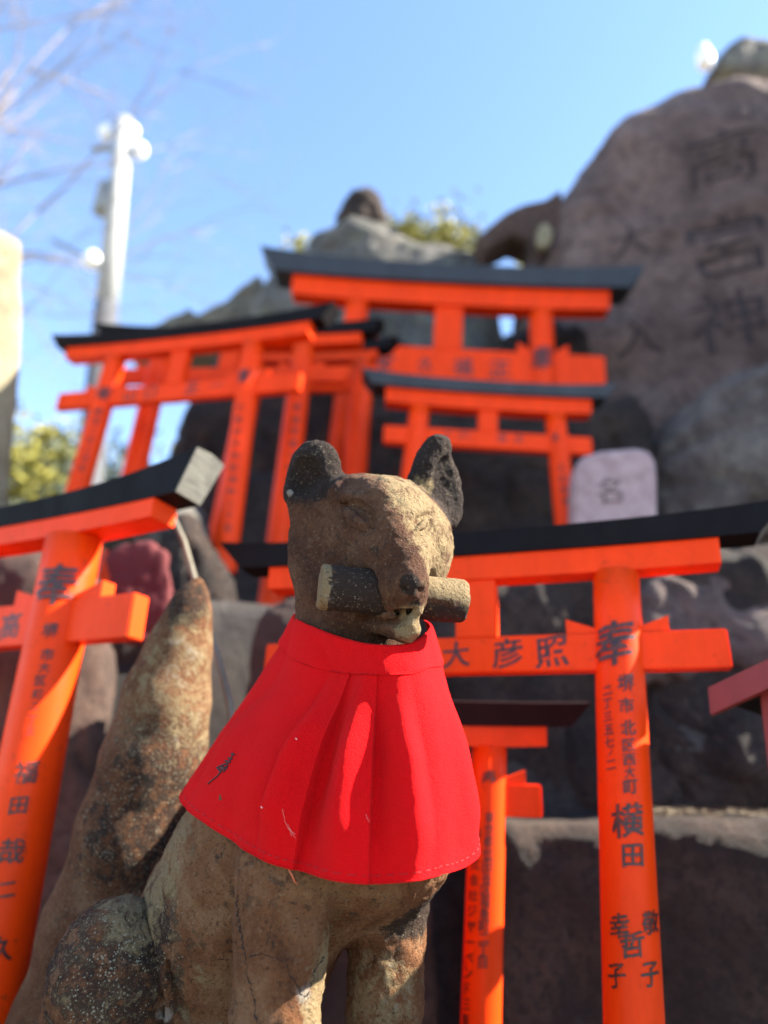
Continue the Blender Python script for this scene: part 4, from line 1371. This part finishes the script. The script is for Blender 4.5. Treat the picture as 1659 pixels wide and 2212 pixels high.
def utility_pole():
    Y = 9.
    top = at(270, 262, Y); b = top.copy(); b[2] = 0
    root = empty('utility_pole', b)
    lo_ = at(226, 700, Y); tilt = (top - lo_) / (top[2] - lo_[2])
    tag(root, 'pale concrete utility pole with transformer and street lamp against the sky', 'utility pole')
    mt, nt, bs = new_mat('pole_concrete')
    v = N(nt, 'ShaderNodeTexCoord').outputs['Object']
    nt.links.new(ramp(nt, noise_node(nt, v, 3, 6, .7), [(.3, (.24, .24, .23)), (.7, (.36, .355, .34))]), bs.inputs['Base Color']); bs.inputs['Roughness'].default_value = .8
    gm, nt, bs = new_mat('galvanised_grey'); bs.inputs['Base Color'].default_value = (.20, .22, .22, 1); bs.inputs['Roughness'].default_value = .5; bs.inputs['Metallic'].default_value = .4
    dm, nt, bs = new_mat('shaded_pole_concrete'); bs.inputs['Base Color'].default_value = (.05, .05, .055, 1); bs.inputs['Roughness'].default_value = .8  # darker copy of the pole colour for its shaded lower part
    wm, nt, bs = new_mat('insulator_white'); bs.inputs['Base Color'].default_value = (.8, .8, .78, 1); bs.inputs['Roughness'].default_value = .3
    H = top[2]
    mb = MB(); zs_ = lo_[2] + .35; mb.tube([(tilt[0] * (z_ - H), tilt[1] * (z_ - H), z_) for z_ in (zs_, (zs_ + H) / 2, H)], [.165, .15, .13], 24); mb.build('mast', mt, root, True)
    mb = MB(); mb.tube([(tilt[0] * (z_ - H), tilt[1] * (z_ - H), z_) for z_ in (0, zs_)], [.20, .168], 24); mb.build('mast_shaded', dm, root, True)  # lower mast, with its shade put in as a darker colour
    rel = lambda u, v, dy=0.: np.array(at(u, v, Y + dy)) - b
    c = rel(300, 327); mb = MB(); mb.tube([(-.42, .0, c[2]), (.30, 0, c[2])], .05, 8); mb.build('cross_arm', gm, root, True)
    for u, v in ((230, 285), (303, 325), (285, 285)):
        p = rel(u, v); mb = MB(); mb.tube([p + np.array([0, 0, -.15]), p + np.array([0, 0, -.05]), p + np.array([0, 0, .05]), p + np.array([0, 0, .14])], [.05, .11, .11, .05], 14)
        mb.build('insulator', wm, root, True)
    p = rel(226, 430); mb = MB(); mb.tube([p + np.array([0, 0, -.30]), p + np.array([0, 0, -.27]), p + np.array([0, 0, .25]), p + np.array([0, 0, .30])], [.10, .14, .14, .08], 20)
    mb.build('transformer', gm, root, True)
    a, e = rel(240, 582), rel(112, 519)
    mb = MB(); mb.tube([a, (a + e) / 2, e], .035, 10); mb.build('lamp_arm', gm, root, True)
    p = rel(200, 562, -.1); mb = MB(); mb.tube([p + np.array([0, 0, -.12]), p, p + np.array([0, 0, .12])], [.10, .15, .08], 16); mb.build('lamp_head', wm, root, True)
    p = rel(232, 585); mb = MB(); mb.tube([p + np.array([-.02, -.02, -.2]), p + np.array([-.02, -.02, .12])], .09, 12); mb.build('junction_box', gm, root, True)


utility_pole()


# ------------------------------------------------------------------ trees
BARK, _nt, _b = new_mat('grey_bark'); _b.inputs['Base Color'].default_value = (.17, .135, .12, 1); _b.inputs['Roughness'].default_value = .9


def leaf_mat(name, c1, c2):
    mt, nt, b = new_mat(name)
    v = N(nt, 'ShaderNodeTexCoord').outputs['Object']
    nt.links.new(ramp(nt, noise_node(nt, v, 4, 4, .7), [(.35, c1), (.65, c2)]), b.inputs['Base Color'])
    b.inputs['Roughness'].default_value = .6
    b.inputs['Transmission Weight'].default_value = 0
    return mt


LEAFY = leaf_mat('yellow_green_leaves', (.16, .145, .02), (.27, .24, .035))
LEAFD = leaf_mat('dark_green_leaves', (.030, .042, .018), (.06, .075, .03))


def leafy(name, label, base, crown, rad, n, leaf, mat, trunk_r=.06, seed=1, cat='tree', group=None):
    """trunk, limbs and a crown of separate leaves gathered in uneven clumps"""
    r = np.random.default_rng(seed)
    base = np.asarray(base, float); crown = np.asarray(crown, float); rad = np.asarray(rad, float)
    root = empty(name, base); tag(root, label, cat, group)
    nc = max(10, n // 130)
    cl = []
    while len(cl) < nc:
        q = r.normal(size=3); q /= np.linalg.norm(q); q *= r.uniform(.35, 1.) ** .6
        cl.append(crown + q * rad)
    cl = np.array(cl)
    mb = MB()
    mid = base + (crown - base) * .6
    mb.tube([base * 0, (mid - base) * .5 + r.normal(size=3) * .02, mid - base, crown - base], [trunk_r, trunk_r * .8, trunk_r * .6, trunk_r * .25], 10)
    for c in cl[::2]:
        a = mid + (crown - mid) * r.uniform(0, .8)
        mb.tube([a - base, (a + c) / 2 - base + r.normal(size=3) * rad.mean() * .08, c - base], [trunk_r * .3, trunk_r * .2, trunk_r * .06], 6)
    mb.build('trunk', BARK, root, True)
    k = r.integers(0, nc, n); sp = rad.mean() * .30
    C = cl[k] + r.normal(size=(n, 3)) * sp * (.5 + r.random((nc, 1))[k])
    A = r.normal(size=(n, 3)); A /= np.linalg.norm(A, axis=1)[:, None]
    B = np.cross(A, r.normal(size=(n, 3))); B /= np.linalg.norm(B, axis=1)[:, None]
    s_ = leaf * r.uniform(.6, 1.3, n)[:, None]
    V = np.stack([C - A * s_, C + B * s_ * .45, C + A * s_, C - B * s_ * .45], 1).reshape(-1, 3) - base
    F = np.arange(4 * n).reshape(-1, 4)
    mesh_obj('crown', V, F, mat, root)


p = at(955, 478, 6.2); leafy('bush', 'yellow-green bush lit by the sun behind the grey crag', (p[0], 6.2, 2.2), p + np.array([0, .3, -.25]), (.50, .4, .34), 2600, .05, LEAFY, .05, 3, 'bush')
p = at(868, 462, 6.0); leafy('bush', 'small yellow-green bush showing between the domed stone and the crag', (p[0], 6.0, 2.2), p + np.array([0, .3, -.12]), (.24, .25, .2), 1000, .045, LEAFY, .04, 4, 'bush')
p = at(668, 492, 5.4); leafy('bush', 'tuft of yellow leaves on the shoulder of the grey crag below the domed stone', (p[0], 5.4, 2.2), p + np.array([0, .3, -.16]), (.20, .2, .22), 700, .04, LEAFY, .03, 5, 'bush')
p = at(1170, 590, 4.6); leafy('bush', 'leafy shrub glimpsed under the stone arch', (p[0], 4.6, 2.4), p, (.18, .16, .14), 700, .035, LEAFY, .03, 6, 'bush')
p = at(60, 1010, 13); leafy('broadleaf_tree', 'yellow-green tree behind the cream stone post', (p[0], 13, 0), p + np.array([0, .6, -.1]), (1.1, 1., 1.1), 4200, .11, LEAFY, .14, 7)
p = at(205, 1060, 11); leafy('evergreen_tree', 'dark evergreen tree low behind the row of three gates', (p[0], 11, 0), p + np.array([0, .6, -.3]), (1.2, 1., 1.0), 3800, .10, LEAFD, .14, 8)


def bare_tree():
    r = np.random.default_rng(12)
    base = np.array([-9.2, 9.5, 0.])
    root = empty('bare_tree', base)
    tag(root, 'leafless winter tree with thin pale twigs reaching towards the utility pole', 'tree')
    trunk = MB(); br = MB(); tw = MB()
    trunk.tube([(0, 0, 0), (.1, 0, 3), (.5, -.1, 6), (.9, -.1, 8.5)], [.30, .24, .18, .12], 14)

    def grow(p, d, L, rad, lvl):
        pts = [p]; q = p.copy(); dd = d.copy()
        n = 5
        for i in range(n):
            dd = dd + r.normal(size=3) * .13 + np.array([0, 0, .015]); dd /= np.linalg.norm(dd)
            q = q + dd * L / n; pts.append(q.copy())
        tgt = br if lvl < 2 else tw
        tgt.tube(pts, [rad * (1 - .7 * i / n) for i in range(n + 1)], 6 if lvl < 2 else 4)
        if lvl < 4:
            for _ in range(4 if lvl < 2 else 3):
                i = r.integers(1, n + 1)
                nd = dd + r.normal(size=3) * .60; nd /= np.linalg.norm(nd)
                grow(pts[i], nd, L * r.uniform(.5, .7), rad * .48, lvl + 1)
    for z, u, v in ((5.4, 60, 430), (6.0, 110, 330), (7.0, 90, 170), (8.2, 130, 60), (7.6, 40, 90), (6.4, 30, 300), (8.4, 40, 10)):
        st = np.array([.4 + (z - 5) * .12, -.1, z]); tg = at(u, v, 9.0 + r.uniform(-.6, .6)) - base
        L = np.linalg.norm(tg - st); grow(st, (tg - st) / L, L, .045, 0)
    trunk.build('trunk', BARK, root, True); br.build('branches', BARK, root, True); o = tw.build('twigs', BARK, root, True); o['kind'] = 'stuff'


bare_tree()


rock('pale_pebble', [(1160, 520), (1162, 492), (1174, 478), (1190, 484), (1196, 506), (1188, 528), (1170, 532)], 2.98, .06, R_POST, 'pale sunlit pebble wedged in the stone arch', 'pebble', .006, .018, .003, 12, 51)
